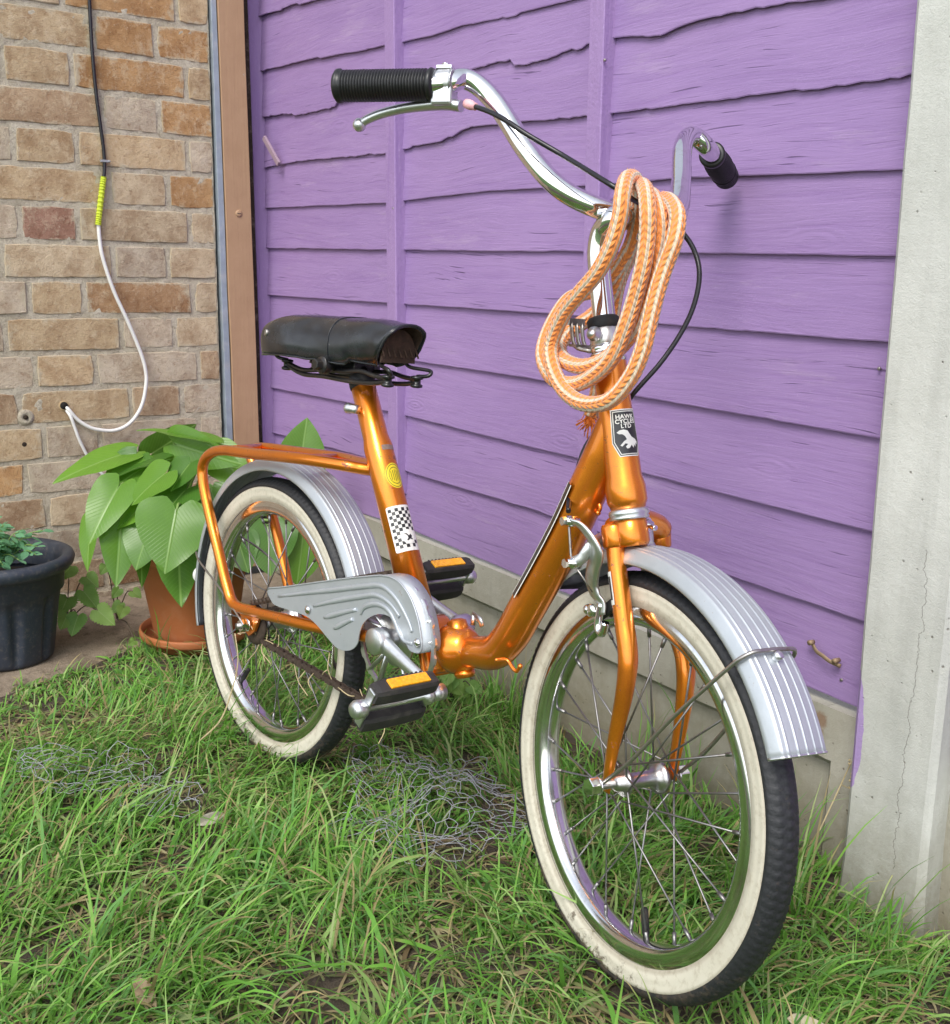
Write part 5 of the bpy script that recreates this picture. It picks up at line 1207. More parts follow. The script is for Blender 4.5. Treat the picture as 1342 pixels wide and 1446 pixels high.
# --- handlebar
path = [barA[i] for i in (6, 5, 4, 3, 2, 1, 0)] + [barB[i] for i in (0, 1, 2, 3, 4, 5, 6)]
pc = cat(path, 10)
g = MB(); g.tube(pc, .0106, 24); g.build('handlebar', MT['chrome'], bike)
def grip(a, b):
    d = (b - a); Lg = d.length; d.normalize(); prof = [(-.001, .0118), (0, .0155), (.003, .0168), (.006, .0150)]
    n = 29
    for i in range(n):
        t = .007 + (Lg - .012) * i / n; st_ = (Lg - .012) / n
        prof += [(t, .0130), (t + st_ * .35, .0130), (t + st_ * .50, .0160), (t + st_ * .80, .0160)]
    prof += [(Lg - .004, .0150), (Lg - .002, .0172), (Lg + .001, .0172), (Lg + .003, .0150), (Lg + .004, .010)]
    g = MB(); g.lathe(a, d, prof, 28); return g.build('grip', MT['grip'], bike)
def grip2(a, b):
    d = (b - a); Lg = d.length; d.normalize(); prof = [(0, .0125), (.001, .0150), (.006, .0150), (.008, .0132), (.012, .0138)]
    n = 26
    for i in range(n):
        t = .012 + (Lg - .016) * i / n; st_ = (Lg - .016) / n; R_ = .0138 + .0022 * sin(pi * (.15 + .85 * i / n)) ** 2 + .0012 * (i > 18)
        prof += [(t, R_ - .0013), (t + st_ * .35, R_ - .0013), (t + st_ * .5, R_), (t + st_ * .8, R_)]
    prof += [(Lg - .003, .0152), (Lg, .0140), (Lg + .002, .008)]
    g = MB(); g.lathe(a, d, prof, 28); return g.build('grip', MT['grip'], bike)
ge = barA[6]; gs = barA[5]; grip(gs + (ge - gs) * .02, ge)
ge = barB[6]; gs = barB[5]; grip2(gs + (ge - gs) * .10, ge + (ge - gs) * .04)

# --- brake lever
lv = LL(DT['lever'])
g = MB(); lc = cat(lv, 6); g.tube(lc, lerpl([.0058, .0062, .0056, .0052, .0050, .0048, .0046], len(lc)), 14, flat=lerpl([1.4, 1.5, 1.3, 1.2, 1.1, 1.0, 1.0], len(lc)), up=(0, 0, 1)); g.sphere(lv[-1] + (lv[-1] - lv[-2]).normalized() * .003, .0072, 14)
g.build('brake_lever', MT['alu'], bike)
lc_ = LL(DT['levclamp']); cen = (lc_[0] + lc_[1] + lc_[2] + lc_[3]) / 4
gdir = (barA[5] - barA[6]).normalized(); upv = V((0, 0, 1)); upv = (upv - gdir * upv.dot(gdir)).normalized(); sv = gdir.cross(upv)
RB = Matrix((gdir, sv, upv)).transposed()
bar_at = barA[5] * .72 + barA[4] * .28
g = MB(); g.lathe(bar_at - gdir * .010, gdir, [(0, .0125), (.001, .0135), (.019, .0135), (.020, .0125)], 24)
g.box(bar_at - upv * .010, (.022, .024, .026), RB); g.build('lever_bracket', MT['white'] if False else MT['alu'], bike, bevel=.003)
g = MB(); g.box(bar_at + upv * .0150 + sv * .0, (.017, .012, .004), RB); g.nut(bar_at + upv * .0165, upv, .004, .003); g.build('bracket_screw', MT['chrome'], bike, bevel=.0008)
# cable
cb_ = LL(DT['cableA']); 
g = MB(); g.lathe(cb_[0] - (cb_[1] - cb_[0]).normalized() * .004, (cb_[1] - cb_[0]), [(0, .0045), (.004, .0050), (.009, .0048), (.010, .0038), (.015, .0038)], 14); g.build('cable_ferrule', MT['pink'], bike)
g = MB(); g.tube(cat(cb_, 8), .0026, 10); g.build('brake_cable', MT['cableblack'], bike)
# --- caliper brake
b1, b2, lk = GG(DT['brake1']), GG(DT['brake2']), GG(DT['brakelink'])
g = MB(); pc = cat(b1, 5); g.tube(pc, lerpl([.0075, .0066, .0078, .0100, .0098, .0100, .0090, .0066, .0045], len(pc)), 12, flat=.4, up=tuple(gu)); g.build('brake_arm', MT['alu'], bike)
g = MB(); pc = cat(b2, 5); g.tube(pc, lerpl([.0065, .0055, .0080, .0080, .0070], len(pc)), 12, flat=.6, up=tuple(gw)); 
g.tube(cat([b2[-1], G(-.075, -.006, .212), G(-.075, -.028, .205), G(-.070, -.034, .180), G(-.060, -.034, .160)], 5), .0055, 10, flat=.6, up=tuple(gu)); g.build('brake_arm', MT['alu'], bike)
for P, r_ in ((b1[0], .0055), (b2[0], .0060)):
    g = MB(); g.lathe(P - gn * .006, gn, [(0, r_), (.010, r_), (.011, r_ * .7), (.015, r_ * .7)], 14); g.nut(P + gn * .008, gn, .0045, .004); g.build('cable_anchor', MT['chrome'], bike)
g = MB(); g.tube(cat([lk[0], lk[1], lk[2], lk[3]], 4), .0013, 6); g.tube([lk[3], lk[4]], .0009, 6); g.build('brake_wire', MT['steel'], bike)
g = MB(); pd = GG(DT['brakepad']); pk = pd[1]; g.box(G(-.058, .0215, .158), (.034, .008, .011), Matrix((gu * .75 + gw * .66, gn, -gu * .66 + gw * .75)).transposed()); g.build('brake_pad', MT['rubber'], bike, bevel=.002)
g = MB(); g.tube(cat([b1[-2], G(-.056, .031, .150), G(-.054, .031, .140), G(-.047, .031, .138), G(-.044, .031, .150)], 5), .0042, 10)
g.lathe(G(-.066, .030, .156), gn, [(0, .0065), (.006, .0065), (.007, .004)], 12); g.sphere(G(-.072, .033, .155), .0055, 10); g.build('pad_holder', MT['chrome'], bike)

# --- cranks, chainring, pedals
g = MB(); rc = .0740; n_ = 40
cb0 = bb + V((0, -.040, 0))
vs = []; fs = []
N_ = 120
for i in range(N_):
    a = 2 * pi * i / N_; tooth = .0012 * (1 if (i // 3) % 2 else -1)
    for r, y in ((.0675, 0), (rc + tooth, 0), (rc + tooth, .003), (.0675, .003)): vs.append(cb0 + V((cos(a) * r, y, sin(a) * r)))
for i in range(N_):
    j = (i + 1) % N_
    for k in range(4): fs.append((i * 4 + k, i * 4 + (k + 1) % 4, j * 4 + (k + 1) % 4, j * 4 + k))
g.add(vs, fs, False)
for k in range(5):
    a = 2 * pi * k / 5 + .35
    for da in (-.17, .17):
        p0 = cb0 + V((cos(a) * .020, .0015, sin(a) * .020)); p1 = cb0 + V((cos(a + da) * .069, .0015, sin(a + da) * .074))
        g.tube([p0, p1], .0045, 8, flat=.4, up=(0, 1, 0))
g.lathe(cb0, Y, [(-.001, .034), (.003, .034)], 30)
g.build('chainring', MT['alu'], bike)
ck0, ck1 = L(*DT['crank'][0]), L(*DT['crank'][1])
def crank(c0, c1, side):
    g = MB(); pc = [c0 + (c1 - c0) * t for t in np.linspace(0, 1, 9)]
    g.tube(pc, lerpl([.0125, .0110, .0100, .0092, .0086, .0082, .0080, .0082, .0085], 9), 12, flat=.62, up=tuple(V((0, 0, 1)).cross(V((0, 1, 0)))) if False else (0, 0, 1))
    g.lathe(c0 + V((0, side * .011, 0)), V((0, -side, 0)), [(0, .0145), (.001, .0158), (.018, .0155), (.024, .0115), (.030, .0115)], 22)
    g.lathe(c1 + V((0, side * .008, 0)), V((0, -side, 0)), [(0, .0090), (.016, .0095)], 16)
    return g.build('crank', MT['alu'], bike, bevel=0)
crank(ck0, ck1, -1)
c2 = bb * 2 - ck1; ck0b = bb + V((0, .062, 0)); ck1b = V((2 * bb.x - ck1.x, -ck1.y, 2 * bb.z - ck1.z)); crank(ck0b, ck1b, 1)
def pedal(P, side, tilt):
    """P = axle start at the crank, side -1 = towards camera"""
    M = Matrix.Translation(P) @ Matrix.Rotation(tilt, 4, 'Y')
    r_ = empty('pedal', M, bike, .03)
    s = side
    g = MB(); g.lathe((0, s * .006, 0), (0, s, 0), [(0, .006), (.002, .0105), (.012, .0115), (.014, .005), (.088, .005), (.090, .0095), (.100, .0102), (.104, .0080), (.105, .003)], 20); g.build('pedal_axle', MT['alu'], r_)
    for q in (-1, 1):
        g = MB(); n_ = 8; vs = []
        pr = [(-.010, -.0085), (-.010, .0085), (-.006, .0110), (.006, .0110), (.010, .0085), (.010, -.0085), (.006, -.0110), (-.006, -.0110)]
        ysn = [.012, .017, .030, .055, .078, .088, .094]; sc = [.80, .95, 1, 1.03, 1, .95, .80]
        for y, k in zip(ysn, sc):
            for a, b in pr: vs.append((q * .0205 + a * k * (1), s * y, b * k))
        fs = [(i * 8 + k, i * 8 + (k + 1) % 8, (i + 1) * 8 + (k + 1) % 8, (i + 1) * 8 + k) for i in range(len(ysn) - 1) for k in range(8)]
        fs += [tuple(range(8))[::-1], tuple((len(ysn) - 1) * 8 + k for k in range(8))]
        g.add(vs, fs, False)
        for t in range(9): g.box((q * .0205, s * (.026 + t * .006), .0112), (.016, .0022, .0016))
        g.build('pedal_block', MT['pedalrubber'], r_)
        g = MB(); g.box((q * .0310, s * .0505, 0), (.0035, .052, .0125)); g.build('reflector', MT['amber'], r_, bevel=.0008)
    for y in (.012, .094):
        g = MB(); g.box((0, s * y, 0), (.050, .0035, .011)); g.build('end_plate', MT['alu'], r_, bevel=.001)
    return r_
pedal(ck1 + V((0, -.002, 0)), -1, radians(-62)); pedal(ck1b + V((0, .002, 0)), 1, radians(-62))

# --- chain guard
gd = LL(DT['guard'])
oc = cat(gd, 3, True)
g = MB(); g.plate(oc, (0, 1, 0), .0014)
# rolled flange along the upper and front edge
i0, i1 = 0, 12 * 3
edge = oc[0:i1 + 1]
vs = []
for p in edge: vs += [p + V((0, .0004, 0)), p + V((.009, .020, .003)), p + V((.009, .020, .0018)) * 1, p + V((0, .0004, -.0012))]
fs = []
for i in range(len(edge) - 1):
    for k in range(4): fs.append((i * 4 + k, i * 4 + (k + 1) % 4, (i + 1) * 4 + (k + 1) % 4, (i + 1) * 4 + k))
g.add(vs, fs, True)
g.tube([p + V((0, -.0004, 0)) for p in edge], .0011, 6)
guard = g.build('chain_guard', MT['mudguard'], bike)
for rd_ in DT['ridges']:
    pts = LL(rd_); pc = cat(pts, 5); n_ = len(pc)
    g = MB(); g.tube(pc, lerpl([.0016, .0034, .0034, .0030, .0026, .0024], n_), 8, flat=.45, up=(0, 0, 1)); g.build('embossed_rib', MT['mudguard'], guard)
for q in DT['guardscrew']:
    g = MB(); P = L(*q); g.lathe(P, (0, -1, 0), [(0, .0055), (.0015, .0055), (.003, .0035), (.0035, .001)], 12); g.build('guard_screw', MT['chrome'], guard)
# --- chain lower run, dry stalks tangled on it
cp_ = cat(LL(DT['chain']), 6)
tot = sum((cp_[i + 1] - cp_[i]).length for i in range(len(cp_) - 1))
g = MB(); acc = 0; nxt = 0; k = 0
for i in range(len(cp_) - 1):
    sgl = (cp_[i + 1] - cp_[i]); ln = sgl.length; d = sgl.normalized()
    while nxt < acc + ln:
        P = cp_[i] + d * (nxt - acc); up = V((0, 1, 0)).cross(d)
        R_ = Matrix((d, V((0, 1, 0)), up)).transposed(); hw = .0042 if k % 2 else .0028
        g.box(P + V((0, hw, 0)), (.0125, .0014, .0078), R_); g.box(P - V((0, hw, 0)), (.0125, .0014, .0078), R_)
        g.lathe(P - d * .006 - V((0, .0045, 0)), Y, [(0, .0036), (.009, .0036)], 8)
        nxt += .0115; k += 1
    acc += ln
for t in range(2):
    up_ = [L(*q) for q in ([(.0, .036, .030), (.10, .036, .055), (.20, .036, .10), (.31, .036, .165)],)[0]]
ch0 = g.build('chain', MT['rust'], bike); g = MB()
pcu = cat([L(.0, .038, .031), L(.10, .038, .068), L(.20, .038, .108), L(.31, .038, .146)], 10)
for i in range(0, len(pcu) - 1):
    d = (pcu[i + 1] - pcu[i]).normalized(); up = V((0, 1, 0)).cross(d); R_ = Matrix((d, V((0, 1, 0)), up)).transposed()
    g.box(pcu[i] + V((0, .003, 0)), (.0125, .0014, .0078), R_); g.box(pcu[i] - V((0, .003, 0)), (.0125, .0014, .0078), R_); g.lathe(pcu[i] - V((0, .0045, 0)), Y, [(0, .0036), (.009, .0036)], 8)
ch = g.build('chain', MT['rust'], bike)
g = MB(); rnd = random.Random(3)
for t in range(26):
    i = rnd.randrange(2, len(cp_) - 3) if t > 14 else rnd.randrange(0, 8)
    P = cp_[i]; q = P + V((rnd.uniform(-.03, .05), rnd.uniform(-.012, .012), rnd.uniform(-.06, .035)))
    m_ = (P + q) / 2 + V((rnd.uniform(-.01, .01), rnd.uniform(-.01, .01), rnd.uniform(-.01, .01)))
    g.tube(cat([P, m_, q], 4), .0007, 5)
ob = g.build('dry_stalks', MT['straw']); ob.matrix_world = MR; ob['kind'] = 'stuff'
tag(ob, 'short dry fibres tangled in the rear axle and chain of the bicycle', 'straw')
g = MB()
g.tube(cat([L(.0, .068, -.01), L(.008, .066, -.05), L(-.010, .064, -.10), L(-.03, .07, -.15), L(-.07, .085, -.196)], 8), .0016, 5, flat=.4)
ob = g.build('dry_stalk', MT['straw']); ob.matrix_world = MR
tag(ob, 'long dry grass stalk hanging from the rear axle across the rear whitewall', 'stalk')

# --- saddle and post
g = MB(); g.lathe(seat[0] - sdir_ * .050, sdir_, [(0, .0118), (.045, .0118), (.052, .0118)], 20); sp_ = g.build('seat_post', MT['blackmetal'], bike)
g = MB(); g.lathe(seat[0] - sdir_ * .014, sdir_, [(0, .0150), (.001, .0165), (.012, .0172), (.016, .0168), (.017, .0155)], 24); g.build('seat_post_collar', MT['rubber'], bike)
g = MB(); P = L(*DT['seatbolt']); g.lathe(P + V((.010, 0, 0)), V((-1, -.2, 0)), [(0, .0055), (.010, .006), (.014, .0068), (.018, .0068), (.020, .005)], 12); g.build('seat_bolt', MT['alu'], bike)
# saddle shell: inverted U sections from rear (wide) to nose (open end)
U0, U1 = -.010, .264
secs = 34; m_ = 29
def sad(t, k, inset=0.):
    """t along 0 rear .. 1 nose, k across -1..1"""
    u = U0 + (U1 - U0) * t
    I_ = lambda ys: float(np.interp(t, [0, .03, .08, .16, .3, .5, .7, .85, 1], ys))
    hw = I_([.034, .048, .055, .059, .057, .047, .038, .032, .029]) - inset
    topz = I_([.408, .422, .431, .436, .438, .4385, .4395, .4395, .436]) - inset
    hh = I_([.018, .026, .030, .0315, .0315, .031, .0300, .0290, .0275]) - inset * .8        # half height of the side wall
    thm = radians(I_([112, 114, 116, 118, 120, 124, 138, 156, 172]))
    a = abs(k); s = 1 if k >= 0 else -1
    th = a * thm
    y = hw * sin(th) ** .80 if th <= pi / 2 else hw * (1 - (1 - sin(th)) * (.9 if t > .6 else .7))
    c_ = cos(th); z = topz - hh + hh * (abs(c_) ** .85 if c_ > 0 else -abs(c_) ** (.62 if t < .7 else .9) * (1.15 if t < .7 else 1))
    z += .0014 * noise.noise(V((u * 40, k * 3, 1))); y += .0032 * noise.noise(V((u * 14, z * 22, 5 + s))) * a
    return L(u, s * y, z)
def cutt(t, k):
    return t * (1 - .15 * max(0, abs(k) - .30) / .70)
g = MB(); vs = []
for i in range(secs + 1):
    t = i / secs
    for j in range(m_): k = -1 + 2 * j / (m_ - 1); vs.append(sad(cutt(t, k), k))
n1 = len(vs)
for i in range(secs + 1):
    t = i / secs
    for j in range(m_): k = -1 + 2 * j / (m_ - 1); vs.append(sad(min(1, cutt(t, k) + .006 * (1 - 2 * t)), k, .0032))
fs = []; mi = []
for i in range(secs):
    for j in range(m_ - 1):
        fs.append((i * m_ + j, (i + 1) * m_ + j, (i + 1) * m_ + j + 1, i * m_ + j + 1)); mi.append(0)
        fs.append((n1 + i * m_ + j, n1 + i * m_ + j + 1, n1 + (i + 1) * m_ + j + 1, n1 + (i + 1) * m_ + j)); mi.append(1)
for j in range(m_ - 1):
    fs.append((secs * m_ + j, n1 + secs * m_ + j, n1 + secs * m_ + j + 1, secs * m_ + j + 1)); mi.append(0)
    
for i in range(secs):
    fs.append((i * m_, n1 + i * m_, n1 + (i + 1) * m_, (i + 1) * m_)); mi.append(0)
    q = m_ - 1; fs.append((i * m_ + q, (i + 1) * m_ + q, n1 + (i + 1) * m_ + q, n1 + i * m_ + q)); mi.append(0)
# rear cap
g.add(vs, fs); g.mi = mi[:]
g.add([vs[j] for j in range(m_)] + [L(U0 - .008, 0, .396)], [(j + 1, j, m_) for j in range(m_ - 1)])
g.mi = mi + [0] * (len(g.f) - len(mi))
cover = g.build('saddle_cover', [MT['leather'], MT['saddlefoam']], bike)
# piping along the edge, seam, rivet
g = MB(); edge = [sad(cutt(i / secs, 1.0), 1.0) for i in range(secs + 1)]; g.tube(edge, .0014, 6)
edge = [sad(cutt(i / secs, -1.0), -1.0) for i in range(secs + 1)]; g.tube(edge, .0014, 6)
g.tube([sad(cutt(1, -1 + 2 * j / 28), -1 + 2 * j / 28) for j in range(29)], .0016, 6)
g.tube([sad(.60, k, -.0004) for k in np.linspace(-1, 1, 30)], .0007, 5)
g.build('piping', MT['leather'], cover)
g = MB(); P = sad(.15, .70); g.lathe(P, V((-.15, -1, .1)), [(-.002, .0048), (.0012, .0046), (.0020, .003)], 14)
g.build('rivet', MT['steel'], cover)
g = MB()
vs = []
for j in range(13):
    a = pi * j / 12
    vs.append(L(U1 - .022, cos(a) * .0255, .389 + .040 * sin(a) ** .7))
g.plate(vs, (1, 0, 0), .003)
for j in range(7): g.tube([L(U1 - .012 , .026 - j * .0085, .396), L(U1 - .028, .026 - j * .0085, .420)], .0012, 5)
g.build('padding', MT['saddlefoam'], cover)
for s in (1, -1):
    g = MB()
    for key in (0, 1):
        pts = [(u, abs(v) * s, w_) for u, v, w_ in DT['rails'][key]]
        g.tube(cat(LL(pts), 6), .0030, 10)
    # end loops / springs
    e0 = L(*[(DT['rails'][0][0][0]), DT['rails'][0][0][1] * s, DT['rails'][0][0][2]]); e1 = L(DT['rails'][0][-1][0], DT['rails'][0][-1][1] * s, DT['rails'][0][-1][2])
    for e, dx in ((e0, -1), (e1, 1)):
        g.lathe(e + V((0, 0, -.010)), (0, 0, 1), [(0, .004), (.001, .0075), (.004, .0075), (.005, .005), (.010, .005), (.011, .008), (.014, .008), (.015, .004)], 14)
        q = cat([e + V((0, 0, .004)), e + V((dx * .014, -.006 * s, .006)), e + V((dx * .012, -.010 * s, .012)), e + V((-dx * .014, 0, .014)), e + V((-dx * .022, .004 * s, .020))], 6)
        g.tube(q, .0024, 8)
    g.build('saddle_rail', MT['blackmetal'], bike)
g = MB(); P = seat[0] - sdir_ * .026; g.lathe(P + V((-.022, -.044, 0)), Y, [(0, .006), (.002, .012), (.012, .012), (.013, .007), (.075, .007), (.076, .012), (.086, .012), (.088, .006)], 18)
g.nut(P + V((-.022, -.052, 0)), Y, .0075, .010); g.box(P + V((-.008, 0, .0)), (.040, .030, .022)); g.build('saddle_clamp', MT['blackmetal'], bike, bevel=.001)

# ------------------------------------------------------------------ rope
pc = cat(DT['rope'], 7)
g = MB(); g.tube(pc, .0078, 20, uvs=True)
rp_ = g.build('rope', MT['rope']); tag(rp_, 'orange and white braided rope coiled over the handlebar clamp', 'rope')
g = MB(); rnd = random.Random(5)
vs = []; fs = []
for i in range(5200):
    k = rnd.randrange(1, len(pc) - 1); T = (pc[k + 1] - pc[k - 1]).normalized()
    a = V((rnd.gauss(0, 1), rnd.gauss(0, 1), rnd.gauss(0, 1))); a = (a - T * a.dot(T)).normalized()
    P = pc[k] + (pc[k + 1] - pc[k]) * rnd.random() + a * .0073; Q = P + (a + T * rnd.uniform(-1, 1) + V((rnd.gauss(0, .4), rnd.gauss(0, .4), rnd.gauss(0, .4)))).normalized() * rnd.uniform(.0012, .0035)
    sd2 = T.cross(a) * .00018; n0 = len(vs); vs += [P - sd2, P + sd2, Q]; fs.append((n0, n0 + 1, n0 + 2))
g.add(vs, fs, False); g.build('rope_fluff', MT['fluff'], rp_)
g = MB(); E_ = pc[-1]
for i in range(60):
    q = E_ + V((rnd.gauss(0, .007), rnd.gauss(0, .005), -abs(rnd.gauss(.010, .006)))); g.tube([E_ + V((rnd.gauss(0, .003), rnd.gauss(0, .003), .006)), (E_ + q) / 2 + V((rnd.gauss(0, .002), 0, 0)), q], .0006, 4)
g.build('frayed_end', simple('orange_yarn', (.85, .24, .04), .9), rp_)

# ------------------------------------------------------------------ pots and plants
def pot_lathe(c, prof, seg, mat, name, flute=None):
    g = MB(); vs = []; fs = []; n = len(prof)
    for (z, r) in prof:
        for j in range(seg):
            a = 2 * pi * j / seg; rr_ = r
            if flute and flute[0] < z < flute[1]:
                rr_ = r - flute[3] * (max(0, cos(a * flute[2])) ** 3) * sin(pi * (z - flute[0]) / (flute[1] - flute[0])) ** .3
            vs.append(V((cos(a) * rr_, sin(a) * rr_, z)))
    for i in range(n - 1):
        for j in range(seg): fs.append((i * seg + j, i * seg + (j + 1) % seg, (i + 1) * seg + (j + 1) % seg, (i + 1) * seg + j))
    fs.append(tuple(range(seg))[::-1]); g.add(vs, fs, True)
    o = g.build(name, mat); o.location = c; return o
PX, PY, _z = DT['pot']
tp = pot_lathe(V((PX, PY, -.033)), [(0, .073), (.003, .077), (.02, .081), (.170, .105), (.171, .112), (.175, .115), (.208, .117), (.212, .115), (.212, .109), (.19, .106), (.180, .102)], 72, MT['terracotta'], 'terracotta_pot')
tag(tp, 'terracotta flower pot with the big leaved lily beside the rear wheel', 'flower pot')
sc1 = pot_lathe(V((PX, PY, -.040)), [(0, .084), (.002, .090), (.018, .103), (.0185, .1065), (.022, .1080), (.030, .1090), (.034, .1080), (.035, .1045), (.022, .101), (.006, .094), (.005, .02)], 72, MT['terracotta'], 'pot_saucer')
tag(sc1, 'shallow terracotta saucer under the lily pot', 'saucer')
g = MB(); g.lathe((0, 0, .178), (0, 0, 1), [(0, .103), (.002, .100), (.006, .02)], 30); g.build('potting_soil', MT['redsoil'], tp)
BX, BY, _z = DT['bpot']
bp_ = pot_lathe(V((BX, BY, -.040)), [(0, .078), (.004, .084), (.012, .086), (.060, .093), (.110, .100), (.132, .105), (.136, .1105), (.172, .113), (.1735, .123), (.181, .130), (.191, .1330), (.199, .130), (.203, .122), (.198, .112), (.180, .106), (.155, .102)], 120, MT['plastic'], 'black_plant_pot', flute=(.004, .134, 9, .012))
tag(bp_, 'black plastic plant pot with fluted sides at the left edge', 'plant pot')
g = MB(); g.lathe((0, 0, .148), (0, 0, 1), [(0, .098), (.004, .09), (.008, .02)], 30); g.build('potting_soil', MT['redsoil'], bp_)

def leaf_geo(Lf, Wf, fold, droop, lob=.22, wave=.03, seed=0, heart=True, nu=18, nv=5):
    """midrib on +x, tip at (Lf,0); heart lobes reach back to -lob*Lf"""
    vs = []; fs = []; uv = []
    for s in (1, -1):
        o = len(vs)
        for i in range(nu + 1):
            t = i / nu
            x = -lob + (1 + lob) * t if heart else t
            if heart:
                tt = (x + lob) / (1 + lob)
                hw = .5 * (sin(pi * min(1, tt / .62) / 2) ** .75 if tt < .31 else 1) * 1.0
                hw = .5 * np.interp(tt, [0, .03, .09, .18, .28, .42, .6, .78, .92, 1], [.42, .66, .87, .98, 1.0, .95, .77, .49, .21, 0])
                yin = .5 * np.interp(x, [-lob, -lob * .5, 0], [.30, .10, 0]) if x < 0 else 0
            else:
                hw = .5 * sin(pi * t ** .8) ** .8; yin = 0
            for j in range(nv + 1):
                y = (yin + (hw - yin) * j / nv) * Wf
                X = x * Lf
                z = -droop * Lf * max(0, x) ** 2 - droop * .5 * Lf * (x < 0) * x * x * 4 + fold * y * (1 - .25 * t) - fold * .9 * y * y / Wf + wave * Wf * .5 * sin(x * 9 + seed + s) * (j / nv) ** 2
                vs.append(V((X, s * y, z))); uv.append((x, s * y / Lf))
        for i in range(nu):
            for j in range(nv):
                f = (o + i * (nv + 1) + j, o + (i + 1) * (nv + 1) + j, o + (i + 1) * (nv + 1) + j + 1, o + i * (nv + 1) + j + 1)
                fs.append(f if s > 0 else f[::-1])
    return vs, fs, uv
camw = V((0, -cd['D'], cd['h']))
plant = empty('lily_plant', Matrix.Translation((PX, PY, .15))); tag(plant, 'arum lily with large heart shaped green leaves in the terracotta pot', 'plant')
IPl = MAT[plant.name].inverted()
for i, lf in enumerate(DT['leaves']):
    b, t = V(lf['b']), V(lf['t']); x = (t - b); Lf = x.length; x.normalize()
    vw = (camw - b); n = (vw.normalized() * .8 + V((0, 0, .55))); n = (n - x * n.dot(x)).normalized()
    n = Matrix.Rotation(lf['roll'], 3, x) @ n; y = n.cross(x)
    R_ = Matrix((x, y, n)).transposed()
    vs, fs, uv = leaf_geo(Lf / (1 if True else 1), lf['w'], lf['fold'], lf['droop'], seed=i)
    # keep the tip on its spot although the blade droops
    g = MB(); g.add([R_ @ v for v in vs], fs, True, uv)
    ob = g.build('leaf', MT['lily'], plant); ob.location = IPl @ b
    # petiole
    root = V((PX + random.uniform(-.03, .03), PY + random.uniform(-.03, .03), .15)); top = b
    m_ = root * .5 + top * .5 + V((0, 0, .03)) + (top - root).cross(V((0, 0, 1))) * .05
    back = b - n * .004
    g = MB(); g.tube(cat([root, m_, back - n * .012 - x * .02 + V((0, 0, .0)), back + x * Lf * .02], 6), lerpl([.0042, .0036, .0028, .0020], 19), 8)
    g.build('leaf_stalk', MT['stem'], plant, lambda p: IPl @ p)

# ferny plant in black pot
fp = empty('ferny_plant', Matrix.Translation((BX, BY, .17))); tag(fp, 'small blue green columbine with rounded leaflets in the black plant pot', 'plant')
vsl, fsl, uvl = leaf_geo(.019, .012, .2, .2, heart=False, nu=5, nv=2)
gl = MB(); gl.add(vsl, fsl, True, uvl); lm = gl.mesh('leaflet', MT['fern'])
rnd = random.Random(21); g = MB()
targets = []
for k in range(34):
    a = rnd.uniform(0, 2 * pi); r = rnd.uniform(.01, .085)
    targets.append((BX + cos(a) * r * 1.0, BY + sin(a) * r, .145 + rnd.uniform(.02, .085) * (1 - .3 * r / .09)))
targets += [(BX + .075, BY + .02, .165), (BX + .085, BY - .01, .162), (BX + .07, BY + .05, .17), (BX + .06, BY - .03, .17)]
for (tx_, ty_, tz_) in targets:
    P0 = V((BX + rnd.uniform(-.02, .02), BY + rnd.uniform(-.02, .02), .14)); P1 = V((tx_, ty_, tz_)); md = P0 * .4 + P1 * .6 + V((0, 0, .015))
    g.tube(cat([P0, md, P1], 4), .0010, 5)
    d0_ = (P1 - P0); d0_.z = 0; az = atan2(d0_.y, d0_.x)
    for k in range(9):
        t = .35 + .65 * (k // 2) / 4; base = P0.lerp(md, min(1, t / .6)) if t < .6 else md.lerp(P1, (t - .6) / .4)
        ob = bpy.data.objects.new('leaflet', lm); COL.objects.link(ob); ob.parent = fp
        sgn = 1 if k % 2 else -1; aa = az + sgn * rnd.uniform(.5, 1.2) if k < 8 else az
        s = rnd.uniform(.7, 1.25)
        ob.matrix_local = MAT[fp.name].inverted() @ (Matrix.Translation(base) @ Matrix.Rotation(aa, 4, 'Z') @ Matrix.Rotation(rnd.uniform(-.5, .5), 4, 'Y') @ Matrix.Rotation(rnd.uniform(-.5, .5), 4, 'X') @ Matrix.Scale(s, 4))
g.build('stalk', MT['stem'], fp, lambda p: MAT[fp.name].inverted() @ p)

# nettle-like weeds between the pots
def weed(c, spots, label, seed):
    r_ = empty('weed', Matrix.Translation(c)); tag(r_, label, 'weed'); I = MAT[r_.name].inverted(); rnd = random.Random(seed)
    for (x, y, z, sz) in spots:
        P = V((x, y, z)); d = V((rnd.uniform(.2, 1), rnd.uniform(-1, .6), rnd.uniform(-.9, -.1))).normalized()
        n = ((camw - P).normalized() + V((rnd.uniform(-.3, .3), rnd.uniform(-.3, .3), .3))); n = (n - d * n.dot(d)).normalized(); yv = n.cross(d)
        sz *= 1.3; vs, fs, uv = leaf_geo(sz, sz * .95, .25, .12, lob=.18, wave=.10, seed=rnd.random() * 9, nu=20, nv=3)
        # serrate the rim
        for q in range(len(vs)):
            if q % 4 == 3: vs[q] = V((vs[q].x, vs[q].y * (1 + .10 * (1 if (q // 4) % 2 else -1)), vs[q].z))
        g = MB(); R_ = Matrix((d, yv, n)).transposed(); g.add([R_ @ v for v in vs], fs, True, uv)
        ob = g.build('leaf', MT['nettle'], r_); ob.location = I @ P
        g = MB(); g.tube(cat([c, c * .4 + P * .6 + V((0, 0, .02)), P], 5), .0011, 5); g.build('stalk', MT['stemd'], r_, lambda p: I @ p)
C3 = V((0, -cd['D'], cd['h']))
def px_dir(): return None
wb = DT['weeds']
